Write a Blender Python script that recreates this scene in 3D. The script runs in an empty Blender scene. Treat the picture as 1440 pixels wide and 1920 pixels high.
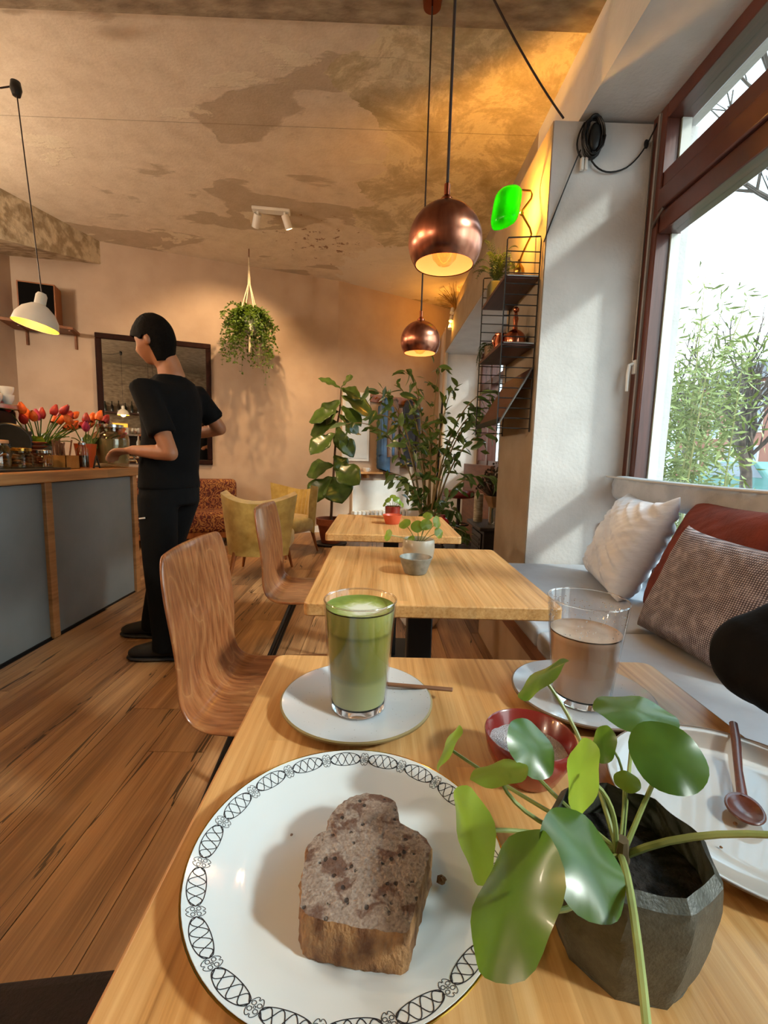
import bpy, bmesh, math, random
from math import sin, cos, pi, radians, sqrt, atan2
from mathutils import Vector, Matrix, noise

rnd = random.Random(11)
SC = bpy.context.scene
COL = SC.collection

# ---------------------------------------------------------------- camera
CAM_H = 1.10
YAW, PITCH, ROLL = radians(0.867), radians(6.995), radians(-1.603)
fw = Vector((sin(YAW) * cos(PITCH), cos(YAW) * cos(PITCH), -sin(PITCH)))
rt = Vector((cos(YAW), -sin(YAW), 0))
dn = fw.cross(rt)
r2 = rt * cos(ROLL) + dn * sin(ROLL)
d2 = -rt * sin(ROLL) + dn * cos(ROLL)
cam_data = bpy.data.cameras.new('camera')
cam_data.sensor_fit = 'VERTICAL'
cam_data.sensor_height = 36.0
cam_data.lens = 36.0 * 850.0 / 1920.0
cam_data.clip_start = 0.01
cam_data.clip_end = 300
cam = bpy.data.objects.new('camera', cam_data)
COL.objects.link(cam)
cam.matrix_world = Matrix(((r2.x, -d2.x, -fw.x, 0), (r2.y, -d2.y, -fw.y, 0), (r2.z, -d2.z, -fw.z, CAM_H), (0, 0, 0, 1)))
SC.camera = cam

# ---------------------------------------------------------------- view, world, sun
SC.view_settings.view_transform = 'Standard'
SC.view_settings.look = 'None'
SC.view_settings.gamma = 1
SC.view_settings.use_curve_mapping = False
SC.view_settings.exposure = 0.72
SC.cycles.use_denoising = True
SC.cycles.max_bounces = 8
SC.cycles.diffuse_bounces = 4
SC.cycles.transparent_max_bounces = 14
SC.cycles.use_adaptive_sampling = True
SC.cycles.adaptive_threshold = .05
SC.cycles.sample_clamp_indirect = 6
SC.cycles.caustics_refractive = False
SC.cycles.caustics_reflective = False

def lin(h):
    if isinstance(h, str):
        h = h.lstrip('#')
        c = [int(h[i:i + 2], 16) / 255 for i in (0, 2, 4)]
    else:
        c = h
    return tuple((x / 12.92 if x <= .04045 else ((x + .055) / 1.055) ** 2.4) for x in c) + (1.0,)

world = bpy.data.worlds.new('sky')
SC.world = world
world.use_nodes = True
wt = world.node_tree
wt.nodes.clear()
wo = wt.nodes.new('ShaderNodeOutputWorld')
wb = wt.nodes.new('ShaderNodeBackground')
wn = wt.nodes.new('ShaderNodeTexNoise')
wn.inputs['Scale'].default_value = 2.2
wn.inputs['Detail'].default_value = 5
wr = wt.nodes.new('ShaderNodeValToRGB')
wr.color_ramp.elements[0].position = .38
wr.color_ramp.elements[1].position = .56
wr.color_ramp.elements[0].color = (.46, .72, .98, 1)
wr.color_ramp.elements[1].color = (.93, .97, 1.0, 1)
wc = wt.nodes.new('ShaderNodeTexCoord')
wt.links.new(wc.outputs['Generated'], wn.inputs['Vector'])
wt.links.new(wn.outputs['Fac'], wr.inputs['Fac'])
wt.links.new(wr.outputs['Color'], wb.inputs['Color'])
wt.links.new(wb.outputs['Background'], wo.inputs['Surface'])
wb.inputs['Strength'].default_value = 3.0

sun = bpy.data.lights.new('sun', 'SUN')
sun.energy = 2.1
sun.angle = radians(5.5)
sun.color = (1.0, .975, .94)
sun_o = bpy.data.objects.new('sun', sun)
COL.objects.link(sun_o)
sun_o.location = (9, -5, 7)
sun_o.rotation_euler = Vector((-.72, .42, -.58)).to_track_quat('-Z', 'Y').to_euler()

# ---------------------------------------------------------------- helpers
XF = {}

def tag(o, label=None, cat=None, group=None, kind=None):
    if label: o['label'] = label
    if cat: o['category'] = cat
    if group: o['group'] = group
    if kind: o['kind'] = kind
    return o

def thing(name, label=None, cat=None, loc=(0, 0, 0), rotz=0, group=None, kind=None):
    o = bpy.data.objects.new(name, None)
    o.empty_display_size = .05
    COL.objects.link(o)
    o.location = loc
    o.rotation_euler = (0, 0, rotz)
    XF[o.name] = Matrix.Translation(loc) @ Matrix.Rotation(rotz, 4, 'Z')
    return tag(o, label, cat, group, kind)

def put(name, me, mat, parent=None, loc=None, rot=None):
    o = bpy.data.objects.new(name, me)
    COL.objects.link(o)
    if mat and not me.materials: me.materials.append(mat)
    if parent:
        o.parent = parent
        XF[o.name] = XF.get(parent.name, Matrix())
    if loc is not None: o.location = loc
    if rot is not None: o.rotation_euler = rot
    return o

def copy_tree(o, parent=None, loc=None, rotz=None, label=None):
    c = o.copy()
    COL.objects.link(c)
    if parent: c.parent = parent
    if loc is not None: c.location = loc
    if rotz is not None: c.rotation_euler = (0, 0, rotz)
    if label: c['label'] = label
    for ch in [k for k in ALLCH(o)]:
        copy_tree(ch, c)
    return c

def ALLCH(o):
    return [x for x in list(COL.objects) if x.parent == o]

class MB:
    """collects geometry of ONE part"""
    def __init__(s):
        s.v = []; s.f = []
    def add(s, vs, fs):
        b = len(s.v)
        s.v += [Vector(p) for p in vs]
        s.f += [tuple(i + b for i in f) for f in fs]
        return s
    def box(s, x0, x1, y0, y1, z0, z1):
        return s.add([(x0, y0, z0), (x1, y0, z0), (x1, y1, z0), (x0, y1, z0), (x0, y0, z1), (x1, y0, z1), (x1, y1, z1), (x0, y1, z1)],
                     [(3, 2, 1, 0), (4, 5, 6, 7), (0, 1, 5, 4), (1, 2, 6, 5), (2, 3, 7, 6), (3, 0, 4, 7)])
    def obox(s, c, size, R=None):
        t = MB().box(-size[0] / 2, size[0] / 2, -size[1] / 2, size[1] / 2, -size[2] / 2, size[2] / 2)
        m = Matrix.Translation(c) @ (R.to_4x4() if R else Matrix())
        return s.add([m @ p for p in t.v], t.f)
    def bar(s, p, q, w, h, up=(0, 0, 1)):
        p, q = Vector(p), Vector(q)
        d = (q - p); L = d.length; d.normalize()
        u = Vector(up); a = d.cross(u)
        if a.length < 1e-4: a = d.cross(Vector((1, 0, 0)))
        a.normalize(); b = a.cross(d)
        vs = []
        for t in (p, q):
            for i, j in ((-1, -1), (1, -1), (1, 1), (-1, 1)):
                vs.append(t + a * (i * w / 2) + b * (j * h / 2))
        return s.add(vs, [(3, 2, 1, 0), (4, 5, 6, 7), (0, 1, 5, 4), (1, 2, 6, 5), (2, 3, 7, 6), (3, 0, 4, 7)])
    def tube(s, pts, r, n=8, caps=True, up=None):
        pts = [Vector(p) for p in pts]
        m = len(pts)
        R = r if isinstance(r, (list, tuple)) and len(r) == m and m > 0 else [r] * m
        vs = []; u = None
        for i, p in enumerate(pts):
            d = pts[min(i + 1, m - 1)] - pts[max(i - 1, 0)]
            if d.length < 1e-9: d = Vector((0, 0, 1))
            d.normalize()
            if up is not None:
                a = d.cross(Vector(up))
                if a.length < 1e-3: a = d.cross(Vector((1, .01, 0)))
            elif u is None:
                a = d.cross(Vector((0, 0, 1)))
                if a.length < 1e-3: a = d.cross(Vector((1, 0, 0)))
            else:
                a = u - d * u.dot(d)
            a.normalize(); u = a
            b = a.cross(d)
            ra, rb = R[i] if isinstance(R[i], (tuple, list)) else (R[i], R[i])
            for k in range(n):
                t = 2 * pi * k / n
                vs.append(p + a * (cos(t) * ra) + b * (sin(t) * rb))
        fs = []
        for i in range(m - 1):
            for k in range(n):
                k2 = (k + 1) % n
                fs.append((i * n + k, i * n + k2, (i + 1) * n + k2, (i + 1) * n + k))
        if caps:
            fs.append(tuple(range(n - 1, -1, -1)))
            fs.append(tuple((m - 1) * n + k for k in range(n)))
        return s.add(vs, fs)
    def lathe(s, prof, n=24, c=(0, 0, 0), mat=None, wob=None):
        c = Vector(c); vs = []; fs = []; m = len(prof)
        for i, (r, z) in enumerate(prof):
            for k in range(n):
                t = 2 * pi * k / n
                rr = r * (wob(t, z) if wob else 1)
                p = Vector((rr * cos(t), rr * sin(t), z))
                vs.append(c + (mat @ p if mat else p))
        for i in range(m - 1):
            for k in range(n):
                k2 = (k + 1) % n
                fs.append((i * n + k, i * n + k2, (i + 1) * n + k2, (i + 1) * n + k))
        return s.add(vs, fs)
    def ball(s, c, r, n=16, m=9, sc=(1, 1, 1), R=None):
        c = Vector(c); vs = []; fs = []
        for i in range(m + 1):
            a = pi * i / m
            for k in range(n):
                t = 2 * pi * k / n
                p = Vector((r * sc[0] * sin(a) * cos(t), r * sc[1] * sin(a) * sin(t), r * sc[2] * cos(a)))
                vs.append(c + (R @ p if R else p))
        for i in range(m):
            for k in range(n):
                k2 = (k + 1) % n
                fs.append((i * n + k, (i + 1) * n + k, (i + 1) * n + k2, i * n + k2))
        return s.add(vs, fs)
    def prism(s, poly, z0, z1):
        n = len(poly)
        return s.add([(x, y, z0) for x, y in poly] + [(x, y, z1) for x, y in poly],
                     [tuple(range(n - 1, -1, -1)), tuple(range(n, 2 * n))] + [(i, (i + 1) % n, n + (i + 1) % n, n + i) for i in range(n)])
    def grid(s, fn, nu, nv, cu=False, cv=False):
        vs = []; fs = []
        for i in range(nu):
            for j in range(nv):
                vs.append(fn(i / (nu if cu else nu - 1), j / (nv if cv else nv - 1)))
        for i in range(nu if cu else nu - 1):
            for j in range(nv if cv else nv - 1):
                i2 = (i + 1) % nu; j2 = (j + 1) % nv
                fs.append((i * nv + j, i2 * nv + j, i2 * nv + j2, i * nv + j2))
        return s.add(vs, fs)
    def xf(s, m):
        s.v = [m @ p for p in s.v]
        return s
    def mesh(s, name, mat, smooth=35, weld=True):
        me = bpy.data.meshes.new(name)
        me.from_pydata([tuple(p) for p in s.v], [], s.f)
        bm = bmesh.new(); bm.from_mesh(me)
        if weld: bmesh.ops.remove_doubles(bm, verts=bm.verts, dist=1e-5)
        bmesh.ops.recalc_face_normals(bm, faces=bm.faces)
        bm.to_mesh(me); bm.free()
        if smooth:
            me.polygons.foreach_set('use_smooth', [True] * len(me.polygons))
            me.set_sharp_from_angle(angle=radians(smooth))
        if mat: me.materials.append(mat)
        me.update()
        return me
    def build(s, name, mat, parent=None, smooth=35, bevel=0, sub=0, solid=0, remesh=0, label=None, cat=None, group=None, kind=None, weld=True, seg=2):
        if parent is not None:
            inv = XF.get(parent.name, Matrix()).inverted()
            s.v = [inv @ p for p in s.v]; off = None
        else:
            xs = [p.x for p in s.v]; ys = [p.y for p in s.v]; zs = [p.z for p in s.v]
            off = Vector(((min(xs) + max(xs)) / 2, (min(ys) + max(ys)) / 2, min(zs)))
            s.v = [p - off for p in s.v]
        me = s.mesh(name, mat, smooth, weld)
        o = put(name, me, mat, parent)
        if off is not None:
            o.location = off; XF[o.name] = Matrix.Translation(off)
        if remesh:
            md = o.modifiers.new('remesh', 'REMESH'); md.mode = 'VOXEL'; md.voxel_size = remesh; md.use_smooth_shade = True
            md = o.modifiers.new('smooth', 'SMOOTH'); md.factor = .5; md.iterations = 5
        if solid:
            md = o.modifiers.new('solid', 'SOLIDIFY'); md.thickness = solid; md.offset = 0
        if bevel:
            md = o.modifiers.new('bevel', 'BEVEL'); md.width = bevel; md.segments = seg; md.limit_method = 'ANGLE'; md.angle_limit = radians(40)
        if sub:
            md = o.modifiers.new('sub', 'SUBSURF'); md.levels = sub; md.render_levels = sub
        tag(o, label, cat, group, kind)
        return o

# ---------------------------------------------------------------- materials
def newmat(name):
    m = bpy.data.materials.new(name)
    m.use_nodes = True
    t = m.node_tree
    t.nodes.clear()
    o = t.nodes.new('ShaderNodeOutputMaterial')
    b = t.nodes.new('ShaderNodeBsdfPrincipled')
    t.links.new(b.outputs[0], o.inputs[0])
    return m, t, b, o

def nd(t, typ, ins=None, **kw):
    n = t.nodes.new(typ)
    for k, v in kw.items(): setattr(n, k, v)
    for k, v in (ins or {}).items():
        if hasattr(v, 'is_output') or isinstance(v, bpy.types.NodeSocket): t.links.new(v, n.inputs[k])
        else: n.inputs[k].default_value = v
    return n

def ramp(t, fac, stops):
    r = t.nodes.new('ShaderNodeValToRGB')
    e = r.color_ramp.elements
    while len(e) < len(stops): e.new(.5)
    for i, (p, c) in enumerate(stops):
        e[i].position = p
        e[i].color = lin(c) if isinstance(c, str) else (c if len(c) == 4 else tuple(c) + (1,))
    t.links.new(fac, r.inputs[0])
    return r.outputs[0]

def mix(t, f, a, b, mode='MIX'):
    n = t.nodes.new('ShaderNodeMix')
    n.data_type = 'RGBA'; n.blend_type = mode
    for k, v in ((0, f), (6, a), (7, b)):
        if isinstance(v, bpy.types.NodeSocket): t.links.new(v, n.inputs[k])
        elif isinstance(v, str): n.inputs[k].default_value = lin(v)
        else: n.inputs[k].default_value = v
    return n.outputs[2]

def mth(t, op, a, b=None, c=None):
    n = t.nodes.new('ShaderNodeMath'); n.operation = op
    for k, v in ((0, a), (1, b), (2, c)):
        if v is None: continue
        if isinstance(v, bpy.types.NodeSocket): t.links.new(v, n.inputs[k])
        else: n.inputs[k].default_value = v
    return n.outputs[0]

def coords(t, scale=(1, 1, 1), rand=0, kind='Object'):
    tc = t.nodes.new('ShaderNodeTexCoord')
    src = tc.outputs[kind]
    if rand:
        oi = t.nodes.new('ShaderNodeObjectInfo')
        mul = mth(t, 'MULTIPLY', oi.outputs['Random'], rand)
        cx = nd(t, 'ShaderNodeCombineXYZ', {'X': mul, 'Y': mul, 'Z': mul})
        ad = nd(t, 'ShaderNodeVectorMath', {0: src, 1: cx.outputs[0]}, operation='ADD')
        src = ad.outputs[0]
    mp = nd(t, 'ShaderNodeMapping', {'Vector': src, 'Scale': scale})
    return mp.outputs[0]

def bump(t, b, h, strength, dist=.01):
    n = nd(t, 'ShaderNodeBump', {'Height': h, 'Strength': strength, 'Distance': dist})
    t.links.new(n.outputs[0], b.inputs['Normal'])

def pm(name, c1, c2=None, rough=.5, metal=0, scale=6, detail=4, bmp=0, bscale=None, stretch=(1, 1, 1), lo=.35, hi=.65, coat=0, sheen=0, spec=.5, emit=None, es=0, rand=0, rv=0, sss=0, kind='Object'):
    m, t, b, o = newmat(name)
    v = coords(t, stretch, rand, kind)
    ns = nd(t, 'ShaderNodeTexNoise', {'Vector': v, 'Scale': scale, 'Detail': detail})
    if c2:
        t.links.new(ramp(t, ns.outputs[0], [(lo, c1), (hi, c2)]), b.inputs['Base Color'])
    else:
        a = lin(c1); k = tuple(min(1, x * 1.12) for x in a[:3]) + (1,)
        d = tuple(x * .88 for x in a[:3]) + (1,)
        t.links.new(ramp(t, ns.outputs[0], [(.3, d), (.7, k)]), b.inputs['Base Color'])
    b.inputs['Roughness'].default_value = rough
    b.inputs['Metallic'].default_value = metal
    b.inputs['Coat Weight'].default_value = coat
    b.inputs['Sheen Weight'].default_value = sheen
    b.inputs['Specular IOR Level'].default_value = spec
    if sss:
        b.inputs['Subsurface Weight'].default_value = sss
        b.inputs['Subsurface Radius'].default_value = (.02, .008, .004)
    if rv:
        t.links.new(mth(t, 'MULTIPLY_ADD', ns.outputs[0], rv, rough - rv / 2), b.inputs['Roughness'])
    if emit:
        b.inputs['Emission Color'].default_value = lin(emit)
        b.inputs['Emission Strength'].default_value = es
    if bmp:
        n2 = nd(t, 'ShaderNodeTexNoise', {'Vector': v, 'Scale': bscale or scale * 8, 'Detail': 6})
        bump(t, b, n2.outputs[0], bmp)
    return m

def wood(name, cols, grain=(30, 1.5, 30), scale=1.0, rough=.45, coat=0, rand=0, knots=0, bmp=.15, ringy=0, var=0, strip=0):
    """long grain along local Y unless grain says otherwise"""
    m, t, b, o = newmat(name)
    v = coords(t, grain, rand)
    v1 = coords(t, (grain[0] * .25, grain[1] * .35, grain[2] * .25), rand)
    n1 = nd(t, 'ShaderNodeTexNoise', {'Vector': v, 'Scale': scale, 'Detail': 7, 'Roughness': .62})
    n2 = nd(t, 'ShaderNodeTexNoise', {'Vector': v1, 'Scale': scale, 'Detail': 4, 'Distortion': .6})
    f = mth(t, 'ADD', mth(t, 'MULTIPLY', n1.outputs[0], .55), mth(t, 'MULTIPLY', n2.outputs[0], .45))
    if ringy:
        w = nd(t, 'ShaderNodeTexWave', {'Vector': v1, 'Scale': ringy, 'Distortion': 7, 'Detail': 3, 'Detail Scale': 1.2})
        f = mth(t, 'ADD', mth(t, 'MULTIPLY', f, .6), mth(t, 'MULTIPLY', w.outputs[0], .4))
    n = len(cols)
    c = ramp(t, f, [(.3 + .42 * i / max(1, n - 1), k) for i, k in enumerate(cols)])
    if strip:
        tc = t.nodes.new('ShaderNodeTexCoord')
        sx = nd(t, 'ShaderNodeSeparateXYZ', {0: tc.outputs['Object']})
        fl = mth(t, 'FLOOR', mth(t, 'MULTIPLY', sx.outputs[0], 1 / strip))
        fy = mth(t, 'FLOOR', mth(t, 'MULTIPLY_ADD', sx.outputs[1], 1.6, mth(t, 'MULTIPLY', fl, .37)))
        cb = nd(t, 'ShaderNodeCombineXYZ', {'X': fl, 'Y': fy})
        wn_ = nd(t, 'ShaderNodeTexWhiteNoise', {'Vector': cb.outputs[0]})
        k = mth(t, 'MULTIPLY_ADD', wn_.outputs[0], .22, .89)
        cc = nd(t, 'ShaderNodeCombineXYZ', {'X': k, 'Y': k, 'Z': k})
        c = mix(t, 1.0, c, cc.outputs[0], 'MULTIPLY')
    if var:
        oi = t.nodes.new('ShaderNodeObjectInfo')
        k = mth(t, 'MULTIPLY_ADD', oi.outputs['Random'], var, 1 - var / 2)
        cc = nd(t, 'ShaderNodeCombineXYZ', {'X': k, 'Y': k, 'Z': k})
        c = mix(t, 1.0, c, cc.outputs[0], 'MULTIPLY')
    if knots:
        vk = coords(t, (grain[0] * .16, grain[1] * .5, 1), rand)
        nk = nd(t, 'ShaderNodeTexNoise', {'Vector': vk, 'Scale': 1.0, 'Detail': 5, 'Distortion': 1.2})
        k = mth(t, 'ABSOLUTE', mth(t, 'SUBTRACT', nk.outputs[0], .5))
        msk = nd(t, 'ShaderNodeTexNoise', {'Vector': vk, 'Scale': .45, 'Detail': 2})
        k = mth(t, 'LESS_THAN', k, mth(t, 'MULTIPLY', mth(t, 'MAXIMUM', mth(t, 'SUBTRACT', msk.outputs[0], .5), 0.0), .06 * knots))
        c = mix(t, mth(t, 'MULTIPLY', k, .8), c, '#2a170c')
    t.links.new(c, b.inputs['Base Color'])
    b.inputs['Roughness'].default_value = rough
    b.inputs['Coat Weight'].default_value = coat
    b.inputs['Coat Roughness'].default_value = .12
    if bmp: bump(t, b, n1.outputs[0], bmp, .004)
    return m

def oak(name):
    m, t, b, o = newmat(name)
    va = coords(t, (5, .55, 5), 60); vb = coords(t, (150, 3.2, 150), 60); vc = coords(t, (26, 1.3, 26), 60)
    n1 = nd(t, 'ShaderNodeTexNoise', {'Vector': va, 'Scale': 1.0, 'Detail': 5, 'Distortion': 1.2})
    n2 = nd(t, 'ShaderNodeTexNoise', {'Vector': vb, 'Scale': 1.0, 'Detail': 3})
    n3 = nd(t, 'ShaderNodeTexNoise', {'Vector': vc, 'Scale': 1.0, 'Detail': 6, 'Distortion': .8})
    f = mth(t, 'ADD', mth(t, 'MULTIPLY', n1.outputs[0], .5), mth(t, 'ADD', mth(t, 'MULTIPLY', n2.outputs[0], .2), mth(t, 'MULTIPLY', n3.outputs[0], .3)))
    c = ramp(t, f, [(.34, '#5e3f27'), (.46, '#946c48'), (.55, '#b1875c'), (.68, '#c8a376')])
    oi = t.nodes.new('ShaderNodeObjectInfo')
    k = mth(t, 'MULTIPLY_ADD', oi.outputs['Random'], .42, .76)
    c = mix(t, 1.0, c, nd(t, 'ShaderNodeCombineXYZ', {'X': k, 'Y': k, 'Z': k}).outputs[0], 'MULTIPLY')
    # dark splits and knots
    vk = coords(t, (11.0, .55, 11.0), 60)
    nk = nd(t, 'ShaderNodeTexNoise', {'Vector': vk, 'Scale': 1.0, 'Detail': 4, 'Distortion': .9})
    mk = nd(t, 'ShaderNodeTexNoise', {'Vector': vk, 'Scale': .6, 'Detail': 1})
    ln = mth(t, 'LESS_THAN', mth(t, 'ABSOLUTE', mth(t, 'SUBTRACT', nk.outputs[0], .5)), mth(t, 'MULTIPLY', mth(t, 'MAXIMUM', mth(t, 'SUBTRACT', mk.outputs[0], .52), 0.0), .09))
    c = mix(t, mth(t, 'MULTIPLY', ln, .85), c, '#24140b')
    t.links.new(c, b.inputs['Base Color'])
    t.links.new(mth(t, 'MULTIPLY_ADD', n3.outputs[0], .25, .28), b.inputs['Roughness'])
    bump(t, b, mth(t, 'SUBTRACT', mth(t, 'MULTIPLY', n2.outputs[0], .6), ln), .35, .003)
    return m

def glassmat(name, tint='#ffffff', gl=.08, rough=.02):
    """thin clear glass: see-through with a Fresnel reflection"""
    m, t, b, o = newmat(name)
    t.nodes.remove(b)
    tr = nd(t, 'ShaderNodeBsdfTransparent', {'Color': lin(tint)})
    g = nd(t, 'ShaderNodeBsdfGlossy', {'Roughness': rough})
    fr = nd(t, 'ShaderNodeLayerWeight', {'Blend': .5})
    mx = t.nodes.new('ShaderNodeMixShader')
    t.links.new(mth(t, 'MULTIPLY_ADD', mth(t, 'POWER', fr.outputs['Facing'], 4.0), .7, .025 + gl * .25), mx.inputs[0])
    t.links.new(tr.outputs[0], mx.inputs[1]); t.links.new(g.outputs[0], mx.inputs[2])
    t.links.new(mx.outputs[0], o.inputs[0])
    return m

def emis(name, c, s):
    m, t, b, o = newmat(name)
    b.inputs['Base Color'].default_value = lin(c)
    b.inputs['Emission Color'].default_value = lin(c)
    b.inputs['Emission Strength'].default_value = s
    return m

def lamp(name, loc, energy, color, size=.03, typ='POINT', parent=None, rot=None, spot=60):
    l = bpy.data.lights.new(name, typ)
    l.energy = energy; l.color = color
    if typ != 'SUN': l.shadow_soft_size = size
    if typ == 'SPOT': l.spot_size = radians(spot); l.spot_blend = .6
    o = bpy.data.objects.new(name, l)
    COL.objects.link(o)
    if parent:
        o.parent = parent
        o.location = XF.get(parent.name, Matrix()).inverted() @ Vector(loc)
    else: o.location = loc
    if rot is not None: o.rotation_euler = Vector(rot).to_track_quat('-Z', 'Y').to_euler()
    return o

WARM = (1.0, .70, .42)
MT = {}
MT['wall'] = pm('wall_paint', '#b29a84', '#bca58f', rough=.85, scale=3, bmp=.08, bscale=60)
MT['white_wall'] = pm('white_plaster', '#cfcdca', '#dad8d5', rough=.8, scale=5, bmp=.25, bscale=45)
MT['shaded_wall'] = pm('inner_wall', '#94846f', '#a0907b', rough=.85, scale=5, bmp=.15, bscale=45)  # brown tone stands in for shade on the room-facing side of the wall
MT['win_frame'] = wood('window_wood', ['#3a1c14', '#552a1e', '#6a382a'], grain=(40, 3, 3), rough=.35, coat=.2)
MT['black'] = pm('black_metal', '#0d0d0e', rough=.45, scale=20)
MT['brass'] = pm('brass', '#b58a3a', '#d2ab5c', rough=.22, metal=1, scale=12)
MT['steel'] = pm('steel', '#b8b8b6', '#d5d5d3', rough=.2, metal=1, scale=10)
MT['white_ceramic'] = pm('white_ceramic', '#dcdcd8', '#e4e4e0', rough=.12, scale=4, coat=.3)
MT['terracotta'] = pm('terracotta', '#8c4a2e', '#a55b3b', rough=.8, scale=14, bmp=.1)
MT['soil'] = pm('soil', '#15100c', '#2a1f18', rough=.95, scale=60, bmp=.8, bscale=90)
MT['glass'] = glassmat('clear_glass')
MT['white_paint'] = pm('white_paint', '#dcd9d2', '#e5e2dc', rough=.5, scale=6)
MT['cable'] = pm('cable', '#2a1a14', rough=.6, scale=20)
# ================================================================ the room shell
XIN, XB, XW = .94, 1.086, 1.57
YP = 2.786
HC, HS = 3.44, 3.02
WA, WB, WC = Vector((-4.05, 5.253, 0)), Vector((-.6, 6.48, 0)), Vector((1.12, 7.525, 0))
S = 'structure'

def ceil_mat():
    m, t, b, o = newmat('old_plaster_ceiling')
    v = coords(t, (1, 1, 1))
    vs = coords(t, (.75, 1.5, 1))
    n0 = nd(t, 'ShaderNodeTexNoise', {'Vector': vs, 'Scale': .8, 'Detail': 8, 'Roughness': .5, 'Distortion': .25})
    n1 = nd(t, 'ShaderNodeTexNoise', {'Vector': vs, 'Scale': 1.3, 'Detail': 11, 'Roughness': .58, 'Distortion': .35})
    n2 = nd(t, 'ShaderNodeTexNoise', {'Vector': v, 'Scale': 6, 'Detail': 9, 'Roughness': .68})
    n3 = nd(t, 'ShaderNodeTexNoise', {'Vector': v, 'Scale': 60, 'Detail': 4})
    base = ramp(t, n2.outputs[0], [(.3, '#cebda5'), (.5, '#dbcbb4'), (.7, '#e3d4be')])
    p1 = ramp(t, n0.outputs[0], [(.535, (0, 0, 0)), (.548, (1, 1, 1))])    # bare grey-brown render
    p2 = ramp(t, n1.outputs[0], [(.60, (0, 0, 0)), (.61, (1, 1, 1))])      # pale flakes
    p3 = ramp(t, n1.outputs[0], [(.33, (1, 1, 1)), (.36, (0, 0, 0))])      # worn spots
    c = mix(t, mth(t, 'MULTIPLY', p1, .85), base, ramp(t, n2.outputs[0], [(.3, '#ab997f'), (.7, '#c0ad95')]))
    c = mix(t, mth(t, 'MULTIPLY', p2, .8), c, ramp(t, n2.outputs[0], [(.35, '#ddcfb4'), (.65, '#e6dac2')]))
    c = mix(t, mth(t, 'MULTIPLY', p3, .5), c, '#94805f')
    sx = nd(t, 'ShaderNodeSeparateXYZ', {0: v})
    n4 = nd(t, 'ShaderNodeTexNoise', {'Vector': v, 'Scale': 2.6, 'Detail': 12, 'Roughness': .74, 'Distortion': .4})
    stain = ramp(t, n4.outputs[0], [(.36, '#a3926e'), (.48, '#bdad8b'), (.53, '#d0c09f'), (.56, '#e0d3b4'), (.7, '#cdbb99')])
    right = mth(t, 'GREATER_THAN', mth(t, 'MULTIPLY_ADD', n0.outputs[0], 2.0, sx.outputs[0]), 2.25)
    c = mix(t, mth(t, 'MULTIPLY', right, .9), c, stain)
    # rough brown-stained edge towards the far right corner and a straight sheet joint
    jn = mth(t, 'LESS_THAN', mth(t, 'ABSOLUTE', mth(t, 'ADD', sx.outputs[1], 1.63)), .004)
    c = mix(t, mth(t, 'MULTIPLY', jn, .5), c, '#7c6a50')
    def near(cx, cy, rad):
        dx = mth(t, 'SUBTRACT', sx.outputs[0], cx); dy = mth(t, 'SUBTRACT', sx.outputs[1], cy)
        d = mth(t, 'SQRT', mth(t, 'ADD', mth(t, 'MULTIPLY', dx, dx), mth(t, 'MULTIPLY', dy, dy)))
        return mth(t, 'SUBTRACT', 1.0, mth(t, 'DIVIDE', d, rad))
    # bare pale patch in the far corner, rusty flaked spots round the spotlight
    pale = mth(t, 'GREATER_THAN', mth(t, 'ADD', near(1.75, 1.05, 1.0), mth(t, 'MULTIPLY_ADD', n4.outputs[0], .8, -.4)), .12)
    c = mix(t, mth(t, 'MULTIPLY', pale, .85), c, '#e2d8c8')
    n5 = nd(t, 'ShaderNodeTexNoise', {'Vector': v, 'Scale': 9, 'Detail': 9, 'Roughness': .7})
    rust = mth(t, 'GREATER_THAN', mth(t, 'ADD', mth(t, 'MULTIPLY', near(.75, .15, 1.2), .22), n5.outputs[0]), .76)
    c = mix(t, mth(t, 'MULTIPLY', rust, .8), c, '#7a4c2c')
    t.links.new(c, b.inputs['Base Color'])
    b.inputs['Roughness'].default_value = .9
    h = mth(t, 'ADD', mth(t, 'MULTIPLY', p2, .35), mth(t, 'ADD', mth(t, 'MULTIPLY', p1, -.3), mth(t, 'MULTIPLY', n2.outputs[0], .6)))
    h = mth(t, 'ADD', h, mth(t, 'MULTIPLY', n3.outputs[0], .2))
    bump(t, b, h, .35, .02)
    return m
MT['ceiling'] = ceil_mat()
MT['beam_plaster'] = pm('beam_plaster', '#7c6a55', '#a8977e', rough=.9, scale=7, detail=9, bmp=.6, bscale=18, stretch=(1, 2, 3))
MT['pale_beam'] = pm('pale_beam_plaster', '#a9987c', '#d6c9ae', rough=.9, scale=9, detail=9, bmp=.8, bscale=16, lo=.42, hi=.56)
MT['floor'] = oak('oak_planks')
MT['subfloor'] = pm('subfloor', '#1c120b', rough=.9)

# floor and its planks
fl = MB().box(-4.1, 1.7, -2.6, 7.7, -.08, -.006).build('floor', MT['subfloor'], kind=S)
pw = .205
plank_me = {}
x = -4.1
row = 0
while x < .94:
    y = -2.6 + (-1.5 * rnd.random())
    while y < 7.6:
        L = rnd.choice((1.35, 1.65, 1.95))
        y0, y1 = max(y, -2.6), min(y + L, 7.6)
        vis = (x > -2.0 or y1 > 3.4) and y1 > .2
        if y1 - y0 > .1 and vis and x + pw < 1.6:
            key = round(y1 - y0, 3)
            if key not in plank_me:
                plank_me[key] = MB().box(-pw / 2 + .0012, pw / 2 - .0012, -key / 2 + .0012, key / 2 - .0012, -.006, .0).mesh('plank', MT['floor'], 0)
            o = put('plank', plank_me[key], None, fl)
            o.location = XF[fl.name].inverted() @ Vector((x + pw / 2, (y0 + y1) / 2, 0))
        y += L
    x += pw; row += 1

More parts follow.
